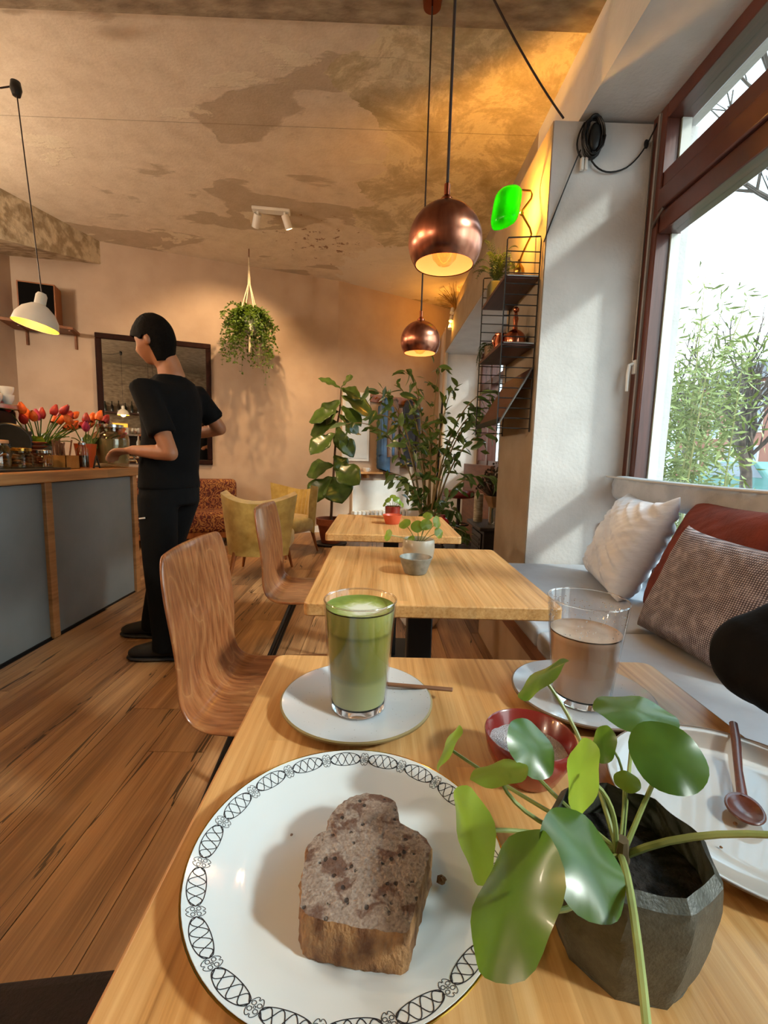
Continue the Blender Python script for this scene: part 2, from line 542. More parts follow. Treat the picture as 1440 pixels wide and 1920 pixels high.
# ceiling (front bay a little lower)
MB().box(-4.1, 1.2, 2.74, 7.7, HC, HC + .1).build('ceiling', MT['ceiling'], kind=S)
MB().box(-4.1, 1.2, -2.6, 2.74, HC - .035, HC + .1).build('trim_1', MT['beam_plaster'], kind=S)
# old pale beam in the far left corner
MB().add([(-3.62, 4.2, 2.93), (-4.05, 4.2, 2.93), (-4.05, 5.3, 3.15), (-3.235, 5.56, 3.2), (-3.62, 4.2, HC), (-4.05, 4.2, HC), (-4.05, 5.3, HC), (-3.235, 5.56, HC)],
         [(0, 1, 2, 3), (7, 6, 5, 4), (0, 4, 5, 1), (1, 5, 6, 2), (2, 6, 7, 3), (3, 7, 4, 0)]).build('trim_2', MT['pale_beam'], kind=S)

def wall_seg(name, p, q, z0, z1, mat, th=.12):
    d = (q - p).normalized(); n = Vector((-d.y, d.x, 0))
    a = [p, q, q + n * th, p + n * th]
    return MB().prism([(k.x, k.y) for k in a], z0, z1).build(name, mat, kind=S)
wall_seg('wall_back', WA, WB, 0, HC, MT['wall'])
wall_seg('wall_far', WB, WC, 0, HC, MT['wall'])
MB().box(-4.2, -4.05, -2.6, 5.4, 0, HC).build('wall_left', MT['wall'], kind=S)
MB().box(-4.2, 1.75, -2.75, -2.6, 0, HC).build('wall_behind', MT['beam_plaster'], kind=S)
# right: beam face with soffit, two piers, niche heads
MB().box(XB, 1.76, -2.6, 3.54, HS, HC).build('wall_right', MT['white_wall'], kind=S)
MB().box(XIN, 1.76, YP, 3.54, 0, 3.0).build('wall_pier', MT['white_wall'], kind=S)
MB().box(XIN - .006, XIN, YP + .004, 3.54, 0, 3.0).build('wall_inner', MT['shaded_wall'], kind=S)
MB().box(XIN, 1.76, 3.54, 7.0, 2.65, 3.0).build('wall_niche_head', MT['shaded_wall'], kind=S)
MB().box(XIN + .004, 1.76, 3.54, 7.0, 2.644, 2.65).build('wall_niche_soffit', MT['white_wall'], kind=S)
MB().box(XB, 1.76, 3.54, 7.6, 3.0, HC).build('wall_upper', MT['shaded_wall'], kind=S)
MB().box(XIN, 1.76, 7.0, 7.6, 0, 3.0).build('wall_return', MT['white_wall'], kind=S)
MB().box(XW - .02, 1.76, -2.6, -1.2, 0, HS).build('wall_right_near', MT['white_wall'], kind=S)
MB().box(XW - .02, 1.76, -1.2, YP, 0, .5).build('wall_sill', MT['white_wall'], kind=S)
MB().box(1.5, 1.76, 3.54, 7.0, 0, .98).build('wall_sill_far', MT['white_wall'], kind=S)
MB().box(1.5, 1.76, 3.54, 4.9, .98, 2.65).build('wall_right_far', MT['white_wall'], kind=S)
# dado and skirting
def along(p, q, s0, s1, off, z0, z1, th, name, mat, bevel=.003, kind=S):
    d = (q - p).normalized(); n = Vector((d.y, -d.x, 0))
    a = p + d * s0 + n * off; b = p + d * s1 + n * off
    pts = [a, b, b + n * th, a + n * th]
    return MB().prism([(k.x, k.y) for k in pts], z0, z1).build(name, mat, bevel=bevel, kind=kind)
LAB = (WB - WA).length; LBC = (WC - WB).length
along(WA, WB, 0, LAB, 0, 0, .09, .015, 'baseboard_back', MT['white_paint'])
along(WB, WC, 0, LBC, 0, 0, .09, .015, 'baseboard_far', MT['white_paint'])
along(WB, WC, .26, LBC - .12, 0, .12, .74, .02, 'trim_3', MT['white_paint'])
MB().tube([(XIN + .02, 6.95, 0), (XIN + .02, 6.95, 3.0)], .035, 14).build('trim_4', pm('pipe_paint', '#b9a58e', rough=.6), kind=S)
MB().tube([(-.36, 6.58, .05), (-.36, 6.58, .74)], .012, 8).build('trim_5', MT['white_paint'], kind=S)

# ---------------------------------------------------------------- windows
w1 = thing('window_1', loc=(XW, .8, .5), kind=S)
MT['pane'] = glassmat('window_pane', '#f4faf8', gl=.02)
FR = MT['win_frame']
x0, x1 = 1.50, 1.64
MB().box(x0, x1, 2.655, YP, .5, HS).build('jamb', FR, w1, bevel=.006)
MB().box(x0 - .012, x0, 2.70, 2.715, .5, HS - .02).build('cover_strip', pm('strip', '#8d8a86', rough=.4), w1)
MB().box(x0, x1, -1.2, -1.06, .5, HS).build('jamb', FR, w1, bevel=.006)
MB().box(x0, x1, -1.06, 2.655, 2.945, HS).build('head_rail', FR, w1, bevel=.006)
MB().box(x0 - .01, x1, -1.06, 2.655, 2.47, 2.585).build('transom', FR, w1, bevel=.008)
MB().box(x0 + .01, x1 - .02, -1.06, 2.655, 2.585, 2.68).build('upper_sash_rail', FR, w1, bevel=.006)
MB().box(x0 + .01, x1 - .02, -1.06, 2.655, 2.36, 2.47).build('lower_sash_rail', FR, w1, bevel=.006)
MB().box(x0, x1, -1.06, 2.655, .5, .6).build('bottom_rail', FR, w1, bevel=.006)
for ym in (.72,):
    MB().box(x0, x1, ym - .06, ym + .06, .5, 2.945).build('mullion', FR, w1, bevel=.006)
for ya, yb in ((-1.06, .66), (.78, 2.655)):
    MB().box(XW, XW + .006, ya, yb, .6, 2.36).build('pane', MT['pane'], w1, smooth=0)
    MB().box(XW, XW + .006, ya, yb, 2.68, 2.945).build('pane', MT['pane'], w1, smooth=0)
    MB().box(XW + .01, 1.63, yb - .012, yb, .6, 2.36).build('pane_edge', MT['white_paint'], w1, smooth=0)
    MB().box(XW + .01, 1.63, yb - .012, yb, 2.68, 2.945).build('pane_edge', MT['white_paint'], w1, smooth=0)
h = MB().obox((1.488, 2.725, 1.66), (.02, .03, .08)).build('handle_plate', MT['white_paint'], w1, bevel=.005)
MB().tube([(1.48, 2.725, 1.68), (1.455, 2.725, 1.67), (1.45, 2.725, 1.62), (1.45, 2.722, 1.52)], [.010, .010, .010, .008], 8).build('handle', MT['white_paint'], h)
MB().tube([(1.497, 2.69, 2.41), (1.485, 2.66, 2.42), (1.485, 2.58, 2.46)], .008, 8).build('latch', pm('latch_metal', '#6b5c52', rough=.4, metal=.6), w1)
MB().tube([(1.492, 2.76, 1.7), (1.492, 2.765, 2.9)], .005, 6).build('rod', pm('rod_metal', '#8d8a86', rough=.4, metal=.5), w1)

w2 = thing('window_2', loc=(XW, 5.9, .98), kind=S)
for ya, yb in ((4.9, 5.0), (5.62, 5.74), (6.3, 6.4), (6.9, 7.0)):
    MB().box(1.50, 1.62, ya, yb, .98, 2.65).build('jamb', FR, w2, bevel=.006)
for za, zb in ((.98, 1.08), (2.1, 2.2), (2.56, 2.65)):
    MB().box(1.51, 1.61, 5.0, 6.9, za, zb).build('rail', FR, w2, bevel=.006)
for ya, yb in ((5.0, 5.62), (5.74, 6.3), (6.4, 6.9)):
    MB().box(1.56, 1.566, ya, yb, 1.08, 2.1).build('pane', MT['pane'], w2, smooth=0)
    MB().box(1.56, 1.566, ya, yb, 2.2, 2.56).build('pane', MT['pane'], w2, smooth=0)
MB().box(1.24, 1.28, 5.0, 6.6, 0, 1.03).build('trim_6', wood('panel_wood', ['#4a2c1c', '#6d4630', '#85583c'], grain=(3, 3, 30), rough=.5), bevel=.004, kind=S)

# ---------------------------------------------------------------- outside
g = MB().box(1.76, 70, -40, 75, -.2, -.1).build('ground', pm('pavement', '#7d7a75', '#918e89', rough=.9, scale=2, bmp=.2), kind=S)

def house(name, label, x, y0, y1, h, wallc, roofc, nfl, ncol, deep=9):
    t = thing(name, label, 'building', (x, (y0 + y1) / 2, -.1), group='houses across the street')
    wm = pm(name + '_wall', wallc, rough=.85, scale=1)
    MB().box(x, x + deep, y0, y1, -.1, h).build('facade', wm, t)
    rm = pm(name + '_roof', roofc, rough=.7, scale=2)
    MB().add([(x - .3, y0 - .2, h), (x + deep, y0 - .2, h), (x + deep, y1 + .2, h), (x - .3, y1 + .2, h), (x + deep * .5, y0 - .2, h + 2.6), (x + deep * .5, y1 + .2, h + 2.6)],
             [(0, 1, 2, 3), (0, 3, 5, 4), (1, 4, 5, 2), (0, 4, 1), (3, 2, 5)]).build('roof', rm, t, smooth=0)
    MB().box(x + 3.4, x + 4.2, y0 + 1.5, y0 + 2.5, h + 1, h + 3.6).build('chimney', pm(name + '_chimney', '#8f9098', rough=.9), t)
    fm = MB().box(-.06, .02, -.55, .55, -.85, .85).mesh('window', MT['white_paint'], 0)
    pm_ = MB().box(-.08, -.05, -.45, .45, -.75, .75).mesh('pane', MT['dark_pane'], 0)
    for i in range(nfl):
        for j in range(ncol):
            w = put('window', fm, None, t)
            w.location = XF[t.name].inverted() @ Vector((x, y0 + (j + .5) * (y1 - y0) / ncol, 1.7 + i * 2.6))
            put('pane', pm_, None, w)
    return t
MT['dark_pane'] = pm('far_pane', '#77808c', '#98a2ad', rough=.15, scale=.6)
house('townhouse', 'pink rendered townhouse with grey roof seen behind the bare trees', 26, 24.5, 34.5, 5.2, '#94675a', '#4d4f58', 2, 5)
house('townhouse', 'taller salmon townhouse seen past the top of the bamboo', 30, 35.5, 46, 8.0, '#8a5c4c', '#54565e', 3, 5)
house('townhouse', 'pale townhouse at the right edge of the window view', 27, 14, 23.5, 4.4, '#9c8070', '#6b4238', 2, 5)

MT['car_paint'] = pm('car_paint', '#4c7f7c', rough=.25, scale=3, coat=.5)
car = thing('car', 'pale teal car parked across the street', 'car', (12, 14.3, -.1), group=None)
prof = [(-2.1, .25), (-2.1, .75), (-1.5, .85), (-.9, 1.35), (.9, 1.38), (1.5, .9), (2.1, .78), (2.1, .25)]
MB().add([(11.2, 14.3 + a, z - .1) for a, z in prof] + [(12.8, 14.3 + a, z - .1) for a, z in prof],
         [tuple(range(8)), tuple(range(15, 7, -1))] + [(i, i + 8, (i + 1) % 8 + 8, (i + 1) % 8) for i in range(8)]).build('body', MT['car_paint'], car, bevel=.06)
MB().add([(11.18, 14.3 + a, z - .1) for a, z in ((-1.2, .88), (-.8, 1.28), (.85, 1.3), (1.25, .9))] + [(11.21, 14.3 + a, z - .1) for a, z in ((-1.2, .88), (-.8, 1.28), (.85, 1.3), (1.25, .9))],
         [(0, 1, 2, 3), (7, 6, 5, 4), (0, 4, 5, 1), (1, 5, 6, 2), (2, 6, 7, 3), (3, 7, 4, 0)]).build('side_window', MT['dark_pane'], car)
for yy in (13.0, 15.6):
    for xx in (11.22, 12.6):
        MB().tube([(xx, yy, .22), (xx + .18, yy, .22)], .31, 18).build('wheel', MT['black'], car)

MT['bark'] = pm('bark', '#3b332e', '#574c44', rough=.9, scale=8, bmp=.5)
def bare_tree(label, base, h, seed, r0=.16, lean=(0, 0), spread=.55):
    R = random.Random(seed)
    t = thing('bare_tree', label, 'tree', base, group='bare trees outside the window')
    tr = MB(); br = MB()
    def grow(p, d, L, r, lev):
        n = 5
        pts = [p.copy()]; q = p.copy(); dd = d.copy()
        for i in range(n):
            dd = (dd + Vector((R.uniform(-.16, .16), R.uniform(-.16, .16), R.uniform(-.02, .1)))).normalized()
            q = q + dd * (L / n); pts.append(q.copy())
        rr = [r * (1 - .5 * i / n) for i in range(n + 1)]
        (tr if lev == 0 else br).tube(pts, rr, 7 if lev < 2 else 4, caps=lev == 0)
        if lev >= 4: return
        k = 4 if lev < 2 else 3
        for i in range(k + (1 if lev == 0 else 0)):
            s = R.uniform(.35 if lev else .5, 1)
            a = pts[min(n, max(1, int(s * n)))]
            nd_ = (dd + Vector((R.uniform(-1, 1), R.uniform(-1, 1), R.uniform(-.1, .8))) * spread * 1.5).normalized()
            grow(a, nd_, L * R.uniform(.5, .78), r * .5, lev + 1)
    grow(Vector(base), Vector((lean[0], lean[1], 1)).normalized(), h * .42, r0, 0)
    tr.build('trunk', MT['bark'], t)
    b = br.build('branches', MT['bark'], t); b['kind'] = 'stuff'
    return t
bare_tree('dark bare tree with forked trunk at the right of the window', (9, 10.9, -.1), 6.4, 3, .15)
bare_tree('slim bare tree rising beside the bamboo', (10, 14.6, -.1), 7.2, 8, .12)
bare_tree('bare tree further back between the houses', (16, 19.5, -.1), 8.0, 21, .16)
bare_tree('tall bare tree whose twigs hang into the upper pane', (6.2, 5.6, -.1), 9.2, 5, .16, (.02, .02), .6)

# bamboo in a trough just outside the glass
bam = thing('bamboo_plant', 'leafy green bamboo clump standing right outside the window', 'bamboo', (2.3, 3.3, -.1))
MT['bamboo_leaf'] = pm('bamboo_leaf', '#76874a', '#a3b069', rough=.55, scale=9)
MT['bamboo_cane'] = pm('bamboo_cane', '#8f8e55', '#aaa566', rough=.5, scale=6)
MB().box(2.0, 2.6, 2.95, 4.4, -.1, .45).build('trough', pm('trough', '#3e3c3a', rough=.7), bam, bevel=.01)
lv = MB()
R = random.Random(4)
for i in range(30):
    bx, by = R.uniform(2.1, 2.5), R.uniform(3.08, 4.3)
    H = R.uniform(1.35, 1.85) + (.5 if abs(by - 3.6) < .25 and i % 2 == 0 else 0)
    lx, ly = R.uniform(-.12, .2), R.uniform(-.22, .12)
    pts = [(bx + lx * (k / 5) ** 2, by + ly * (k / 5) ** 2, .4 + H * k / 5 * .9) for k in range(6)]
    if i < 16: MB().tube(pts, [.008, .007, .006, .005, .004, .002], 5).build('cane', MT['bamboo_cane'], bam)
    for k in range(150):
        s = R.uniform(.12, 1.02)
        zz = .4 + H * .9 * s
        c = Vector((bx + lx * s * s + R.gauss(0, .10), by + ly * s * s + R.gauss(0, .12), zz + R.gauss(0, .04)))
        d = Vector((R.uniform(-1, 1), R.uniform(-1, 1), R.uniform(-.7, .5))).normalized()
        w = d.cross(Vector((R.uniform(-1, 1), R.uniform(-1, 1), R.uniform(-.3, 1)))).normalized()
        L = R.uniform(.06, .13); W = L * .08
        up = d.cross(w) * L * .08
        lv.add([c - d * L / 2, c - d * L * .15 + w * W + up, c + d * L / 2, c - d * L * .15 - w * W + up], [(0, 1, 2, 3)])
o = lv.build('foliage', MT['bamboo_leaf'], bam, weld=False); o['kind'] = 'stuff'
# ================================================================ furniture
MT['bamboo'] = wood('bamboo_board', ['#8a5a2c', '#bf8c52', '#d2a36a', '#deb682'], grain=(130, 3.0, 130), rough=.38, bmp=.08, strip=.021)
MT['bamboo_edge'] = wood('bamboo_edge', ['#a06c34', '#c08c50', '#d2a266'], grain=(3, 3, 120), rough=.45, bmp=.05)

def rrect(x0, x1, y0, y1, r, n=5):
    pts = []
    for cx, cy, a0 in ((x1 - r, y1 - r, 0), (x0 + r, y1 - r, pi / 2), (x0 + r, y0 + r, pi), (x1 - r, y0 + r, 3 * pi / 2)):
        for k in range(n + 1):
            a = a0 + pi / 2 * k / n
            pts.append((cx + r * cos(a), cy + r * sin(a)))
    return pts

def cafe_table(label, x0, x1, y0, y1):
    cx, cy = (x0 + x1) / 2, (y0 + y1) / 2
    t = thing('cafe_table', label, 'table', (cx, cy, 0), group='bamboo cafe tables in a row')
    MB().prism(rrect(x0, x1, y0, y1, .018), .705, .74).build('tabletop', MT['bamboo'], t, bevel=.004)
    MB().box(cx - .04, cx + .04, cy - .04, cy + .04, .02, .70).build('column', MT['black'], t, bevel=.004)
    MB().prism(rrect(cx - .22, cx + .22, cy - .2, cy + .2, .03), .0, .02).build('foot_plate', MT['black'], t, bevel=.004)
    MB().box(cx - .16, cx + .16, cy - .16, cy + .16, .695, .705).build('mounting_plate', MT['black'], t)
    return t
cafe_table('nearest bamboo cafe table carrying the cake plate', -.176, .503, .06, .785)
cafe_table('middle bamboo cafe table with grey bowl and cream plant pot', -.176, .468, 1.075, 1.786)
cafe_table('farthest bamboo cafe table with coral bowl', -.238, .395, 2.06, 2.765)

# moulded plywood chairs
def ply_mat():
    m, t, b, o = newmat('moulded_plywood')
    v = coords(t, (1, 1, 1))
    vd = nd(t, 'ShaderNodeMapping', {'Vector': v, 'Scale': (1.6, 2.6, 1.1)})
    n0 = nd(t, 'ShaderNodeTexNoise', {'Vector': vd.outputs[0], 'Scale': 1.6, 'Detail': 2.5, 'Distortion': .4})
    w = mth(t, 'FRACT', mth(t, 'MULTIPLY', n0.outputs[0], 11))
    line = ramp(t, w, [(.0, (1, 1, 1)), (.07, (.35, .35, .35)), (.35, (0, 0, 0)), (.8, (.05, .05, .05)), (1, (.4, .4, .4))])
    vg = nd(t, 'ShaderNodeMapping', {'Vector': v, 'Scale': (14, 90, 14)})
    n1 = nd(t, 'ShaderNodeTexNoise', {'Vector': vg.outputs[0], 'Scale': 1, 'Detail': 6})
    base = ramp(t, n1.outputs[0], [(.3, '#7d4526'), (.55, '#a0623a'), (.75, '#b4774a')])
    c = mix(t, mth(t, 'MULTIPLY', line, .5), base, '#d19a63')
    t.links.new(c, b.inputs['Base Color'])
    b.inputs['Roughness'].default_value = .28
    b.inputs['Coat Weight'].default_value = .6
    b.inputs['Coat Roughness'].default_value = .12
    return m
MT['ply'] = ply_mat()
MT['ply_edge'] = pm('ply_edge', '#3a1d10', rough=.5)

def ply_chair(label, loc):
    t = thing('plywood_chair', label, 'chair', loc, group='plywood chairs beside the tables')
    P = [(-.225, .862), (-.218, .835), (-.205, .76), (-.192, .68), (-.184, .60), (-.188, .53), (-.178, .482), (-.148, .455), (-.10, .446), (.0, .450), (.10, .458), (.17, .460), (.205, .452)]
    n = len(P); nv = 15
    def hw(i):
        s = [.180, .203, .216, .213, .206, .200, .200, .205, .212, .216, .214, .208, .18]
        return s[i]
    def fn(u, v):
        i = round(u * (n - 1)); x, z = P[i]
        w = 2 * v - 1
        dish = -.022 * (1 - w * w) if i < 5 else (-.012 * (1 - w * w) if i > 7 else -.018 * (1 - w * w))
        if i < 6: x += dish
        else: z += dish
        return Vector(loc) + Vector((x, w * hw(i), z))
    MB().grid(fn, n, nv).build('seat_shell', MT['ply'], t, sub=2, solid=.012, smooth=60)
    for s in (-1, 1):
        L = Vector(loc)
        MB().tube([L + Vector((.10, s * .11, .440)), L + Vector((-.04, s * .12, .434)), L + Vector((-.075, s * .125, .42)), L + Vector((-.24, s * .19, .0))], .011, 8).build('leg', MT['black'], t)
        MB().tube([L + Vector((-.0, s * .115, .434)), L + Vector((.06, s * .12, .434)), L + Vector((.095, s * .125, .42)), L + Vector((.20, s * .19, .0))], .011, 8).build('leg', MT['black'], t)
        MB().ball(L + Vector((.05, s * .11, .449)), .009, 8, 5, (1, 1, .35)).build('bolt', MT['black'], t)
    MB().tube([Vector(loc) + Vector((.03, -.12, .434)), Vector(loc) + Vector((.03, .12, .434))], .011, 8).build('crossbar', MT['black'], t)
    return t
ply_chair('nearest moulded plywood chair, large at the left of the near table', (-.262, 1.195, 0))
ply_chair('smaller moulded plywood chair pushed up to the middle table', (-.305, 2.135, 0))

# cocktail armchairs
MT['mustard'] = pm('mustard_velvet', '#a88a3c', '#c2a455', rough=.75, scale=14, sheen=.4, bmp=.15, bscale=160)
MT['leg_wood'] = wood('leg_wood', ['#6f3c1c', '#95582b', '#a8683a'], grain=(20, 20, 2), rough=.4)
def cocktail_chair(label, loc, rot):
    t = thing('cocktail_armchair', label, 'armchair', loc, rot, group='mustard cocktail armchairs')
    X = XF[t.name]
    def outer(u, v):
        w = 2 * u - 1
        top = .695 + .075 * w * w
        z = .22 + (top - .22) * v
        hw = .255 + .075 * v
        return X @ Vector((w * hw, -.26 - .06 * v + (.10 + .10 * v) * w * w * abs(w), z))
    def shell(u, v):
        # v: 0..1 outer upward, 1..2 inner downward, rolled edge between
        if v < .5: return outer(u, v * 2)
        vv = 2 - v * 2
        w = 2 * u - 1
        top = .695 + .075 * w * w
        hw = .25 + .068 * vv
        rib = .010 * abs(sin(u * 9 * pi)) * min(1, vv * 3)
        th = .075 + .02 * sin(pi * vv)
        return X @ Vector((w * hw * .93, -.26 - .06 * vv + (.10 + .10 * vv) * w * w * abs(w) + th + rib, .26 + (top - .26) * vv + .018 * sin(pi * min(1, vv * 1.0) * .5)))
    bk = MB().grid(shell, 55, 30)
    bk.add([shell(0, j / 29) for j in range(30)], [tuple(range(30))]); bk.add([shell(1, j / 29) for j in range(30)], [tuple(range(30))])
    bk.add([shell(i / 54, 0) for i in range(55)] + [shell(i / 54, 1) for i in range(55)], [(i, i + 1, 56 + i, 55 + i) for i in range(54)])
    bk.build('backrest', MT['mustard'], t, smooth=50, bevel=0)
    def seat(u, v):
        a = 2 * pi * u; b = -pi / 2 + pi * v
        cx, cy = cos(a), sin(a)
        k = (abs(cx) ** 4 + abs(cy) ** 4) ** -.25
        r = max(0, cos(b)) ** .35
        return X @ Vector((cx * k * .275 * r, .04 + cy * k * .265 * r, .335 + .095 * (1 if b > 0 else -1) * abs(sin(b)) ** .6))
    MB().grid(seat, 40, 17, cu=True).build('seat', MT['mustard'], t, smooth=70)
    for sx in (-1, 1):
        for sy, yy in ((-1, -.2), (1, .24)):
            a = X @ Vector((sx * .19, yy, .245)); b = X @ Vector((sx * .235, yy + sy * .05, 0))
            MB().tube([a, b], [.022, .011], 10).build('leg', MT['leg_wood'], t)
    return t
cocktail_chair('mustard velvet cocktail armchair with its back to the tables', (-1.035, 4.05, 0), radians(4))
cocktail_chair('further mustard velvet cocktail armchair facing the room, ribbed back', (-1.0, 5.02, 0), radians(150))

# patterned sofa against the back wall
def brocade():
    m, t, b, o = newmat('brocade')
    v = coords(t, (1, 1, 1))
    n = nd(t, 'ShaderNodeTexNoise', {'Vector': v, 'Scale': 5, 'Detail': 3, 'Distortion': 2.5})
    w = nd(t, 'ShaderNodeTexWave', {'Vector': v, 'Scale': 5.5, 'Distortion': 22, 'Detail': 3.5, 'Detail Scale': 2.2})
    f = ramp(t, w.outputs[0], [(.42, (0, 0, 0)), (.5, (1, 1, 1))])
    c = mix(t, f, ramp(t, n.outputs[0], [(.4, '#3f100c'), (.6, '#581b12')]), ramp(t, n.outputs[0], [(.4, '#7c4320'), (.6, '#9a6c36')]))
    t.links.new(c, b.inputs['Base Color'])
    b.inputs['Roughness'].default_value = .85
    bump(t, b, w.outputs[0], .25)
    return m
MT['brocade'] = brocade()
dab = (WB - WA).normalized(); nab = Vector((dab.y, -dab.x, 0))
def AB(s, off, z): return WA + dab * s + nab * off + Vector((0, 0, z))
ang_ab = atan2(dab.y, dab.x)
so = AB(1.45, .45, 0)
sofa = thing('patterned_sofa', 'red and gold patterned sofa against the back wall', 'sofa', so, ang_ab)
X = XF[sofa.name]
MB().box(-.85, .85, -.32, .2, .16, .40).xf(X).build('seat', MT['brocade'], sofa, bevel=.05, seg=4)
MB().box(-.85, .85, .12, .34, .16, .76).xf(X).build('backrest', MT['brocade'], sofa, bevel=.06, seg=4)
MB().box(-.84, .84, -.30, .32, .10, .17).xf(X).build('frame', MT['leg_wood'], sofa, bevel=.006)
for sx in (-.78, .78):
    for sy in (-.25, .28):
        MB().tube([X @ Vector((sx, sy, .11)), X @ Vector((sx, sy, 0))], [.025, .016], 10).build('leg', MT['leg_wood'], sofa)

# low wooden table by the sofa
lt = thing('low_table', 'small wooden table with black legs behind the counter corner', 'table', (-2.25, 4.35, 0))
MB().prism(rrect(-2.6, -1.93, 4.1, 4.6, .02), .50, .54).build('tabletop', MT['bamboo'], lt, bevel=.004)
for lx in (-2.5, -2.02):
    for ly in (4.18, 4.52):
        MB().tube([(lx, ly, .5), (lx, ly, 0)], .014, 8).build('leg', MT['black'], lt)

# window bench
MT['bench_fabric'] = pm('bench_fabric', '#a9b0ba', '#b9c0c9', rough=.55, scale=5, bmp=.12, bscale=26)
MT['bench_wood'] = wood('bench_wood', ['#5a3521', '#7d4f33', '#936343'], grain=(30, 2, 30), rough=.5)
bench = thing('window_bench', 'long window bench with pale grey seat pads along the window', 'bench', (1.05, 1.1, 0))
for ya, yb in ((-.9, .52), (.525, 1.645), (1.65, 2.778)):
    MB().box(.615, 1.535, ya, yb, .385, .462).build('seat_pad', MT['bench_fabric'], bench, bevel=.022, seg=4)
MB().box(.63, 1.54, -.9, 2.78, .335, .385).build('seat_board', MT['bench_wood'], bench, bevel=.004)
MB().box(.665, .69, -.9, 2.78, .0, .335).build('front_panel', pm('bench_panel', '#a98c6c', '#b89b7b', rough=.7, scale=4), bench, bevel=.003)
MB().box(.655, .665, -.9, 2.78, .28, .335).build('rail', MT['bench_wood'], bench)
MB().box(1.385, 1.45, 2.745, 2.784, .62, .725).build('backrest_support', MT['leg_wood'], bench, bevel=.004)

MT['rail_fabric'] = pm('rail_fabric', '#9ca1a8', '#b0b5bb', rough=.8, scale=8, bmp=.2, bscale=120)
rl = thing('backrest_rail', 'long grey padded backrest rail in front of the window', 'backrest', (1.45, 1.0, .88))
V3 = Vector
def railf(u, v):
    y = 2.775 - u * 3.6
    a = 2 * pi * v
    ca, sa = cos(a), sin(a)
    k = (abs(ca) ** 5 + abs(sa) ** 5) ** -.2
    sag = -.012 * sin(min(1, u * 2.2) * pi)
    pl = .013 * noise.noise(V3((y * 30 + sa * 3.0, 1.7, 0))) * max(0, -ca) * max(0.3, sa + .7)
    e = min(1, u * 40, (1 - u) * 40) ** .5
    return Vector((1.455 + ca * k * .05 * max(.15, e) + pl, y, .955 + sag + sa * k * .07 * max(.6, e)))
MB().grid(railf, 420, 24, cv=True).build('padding', MT['rail_fabric'], rl, smooth=60)
MB().tube([(1.402, 2.77, 1.016), (1.402, 2.4, 1.008), (1.402, 1.8, 1.006), (1.402, 1.2, 1.012), (1.402, -.8, 1.014)], .006, 6).build('piping', pm('piping', '#b5b4b1', rough=.8), rl)
for yy in (2.70, .8, -.7):
    MB().box(1.49, 1.515, yy - .02, yy + .02, .40, .92).build('support_post', MT['bench_wood'], rl)

# cushions
def cushion(name, label, c, udir, vdir, w, h, th, mat, wrinkle=0, pinch=.06, ear=0, seed=1):
    u = Vector(udir).normalized(); v = Vector(vdir); v = (v - u * v.dot(u)).normalized(); n = u.cross(v)
    m = MB(); N = 57
    def f(side):
        def g(a, b):
            s, t = 2 * a - 1, 2 * b - 1
            k = max(0, (1 - s ** 4)) ** .55 * max(0, (1 - t ** 4)) ** .55
            px = s * w / 2 * (1 - pinch * (1 - t * t)); py = t * h / 2 * (1 - pinch * (1 - s * s))
            if ear and t > .6: py += ear * ((t - .6) / .4) ** 2 * (abs(s) ** 6)
            q = Vector(c) + u * px + v * py
            z = side * th / 2 * k
            if wrinkle:
                z += side * wrinkle * k ** .4 * (1 - 2.2 * abs(noise.noise(Vector((px * 3 + seed, (py + px * .5) * 15, seed)))) + .5 * noise.noise(Vector((px * 9, (py - px * .7) * 38, seed + 3))))
            return q + n * z
        return g
    m.grid(f(1), N, N); m.grid(f(-1), N, N)
    return m.build(name, mat, None, smooth=70, sub=1, label=label, cat='cushion', group='cushions on the window bench')
MT['white_cotton'] = pm('white_cotton', '#d2d8e2', '#dfe4ec', rough=.85, scale=6, bmp=.35, bscale=22, stretch=(1, 1, 2.5))
MT['rust'] = pm('rust_linen', '#5a1f15', '#702b1c', rough=.9, scale=9, bmp=.25, bscale=120)
def waffle():
    m, t, b, o = newmat('taupe_waffle')
    v = coords(t, (1, 1, 1))
    s = nd(t, 'ShaderNodeSeparateXYZ', {0: v})
    a = mth(t, 'SINE', mth(t, 'MULTIPLY', s.outputs[1], 900)); c = mth(t, 'SINE', mth(t, 'MULTIPLY', s.outputs[2], 1000))
    f = mth(t, 'MULTIPLY', mth(t, 'MULTIPLY_ADD', a, .5, .5), mth(t, 'MULTIPLY_ADD', c, .5, .5))
    n = nd(t, 'ShaderNodeTexNoise', {'Vector': v, 'Scale': 30, 'Detail': 5})
    f2 = mth(t, 'ADD', f, mth(t, 'MULTIPLY_ADD', n.outputs[0], .8, -.4))
    t.links.new(ramp(t, f2, [(.02, '#4a3f42'), (.4, '#a5979b'), (.85, '#d2c8cb')]), b.inputs['Base Color'])
    b.inputs['Roughness'].default_value = .9
    bump(t, b, f, .7, .004)
    return m
MT['waffle'] = waffle()
cushion('cushion', 'crumpled white cotton cushion at the far end of the bench', (1.28, 2.28, .69), (-.22, -.97, 0), (.42, .1, .9), .60, .50, .20, MT['white_cotton'], .020, .05, .055, 2)
cushion('cushion', 'rust red cushion between the white and the woven cushion', (1.29, 1.70, .70), (-.2, -.98, .02), (.4, .12, .9), .66, .54, .17, MT['rust'], .006, .05, .02, 5)
cushion('cushion', 'taupe woven cushion leaning in front of the rust red one', (1.135, 1.45, .655), (.12, -.99, -.05), (.36, .10, .93), .50, .42, .15, MT['waffle'], .003, .04, .015, 8)

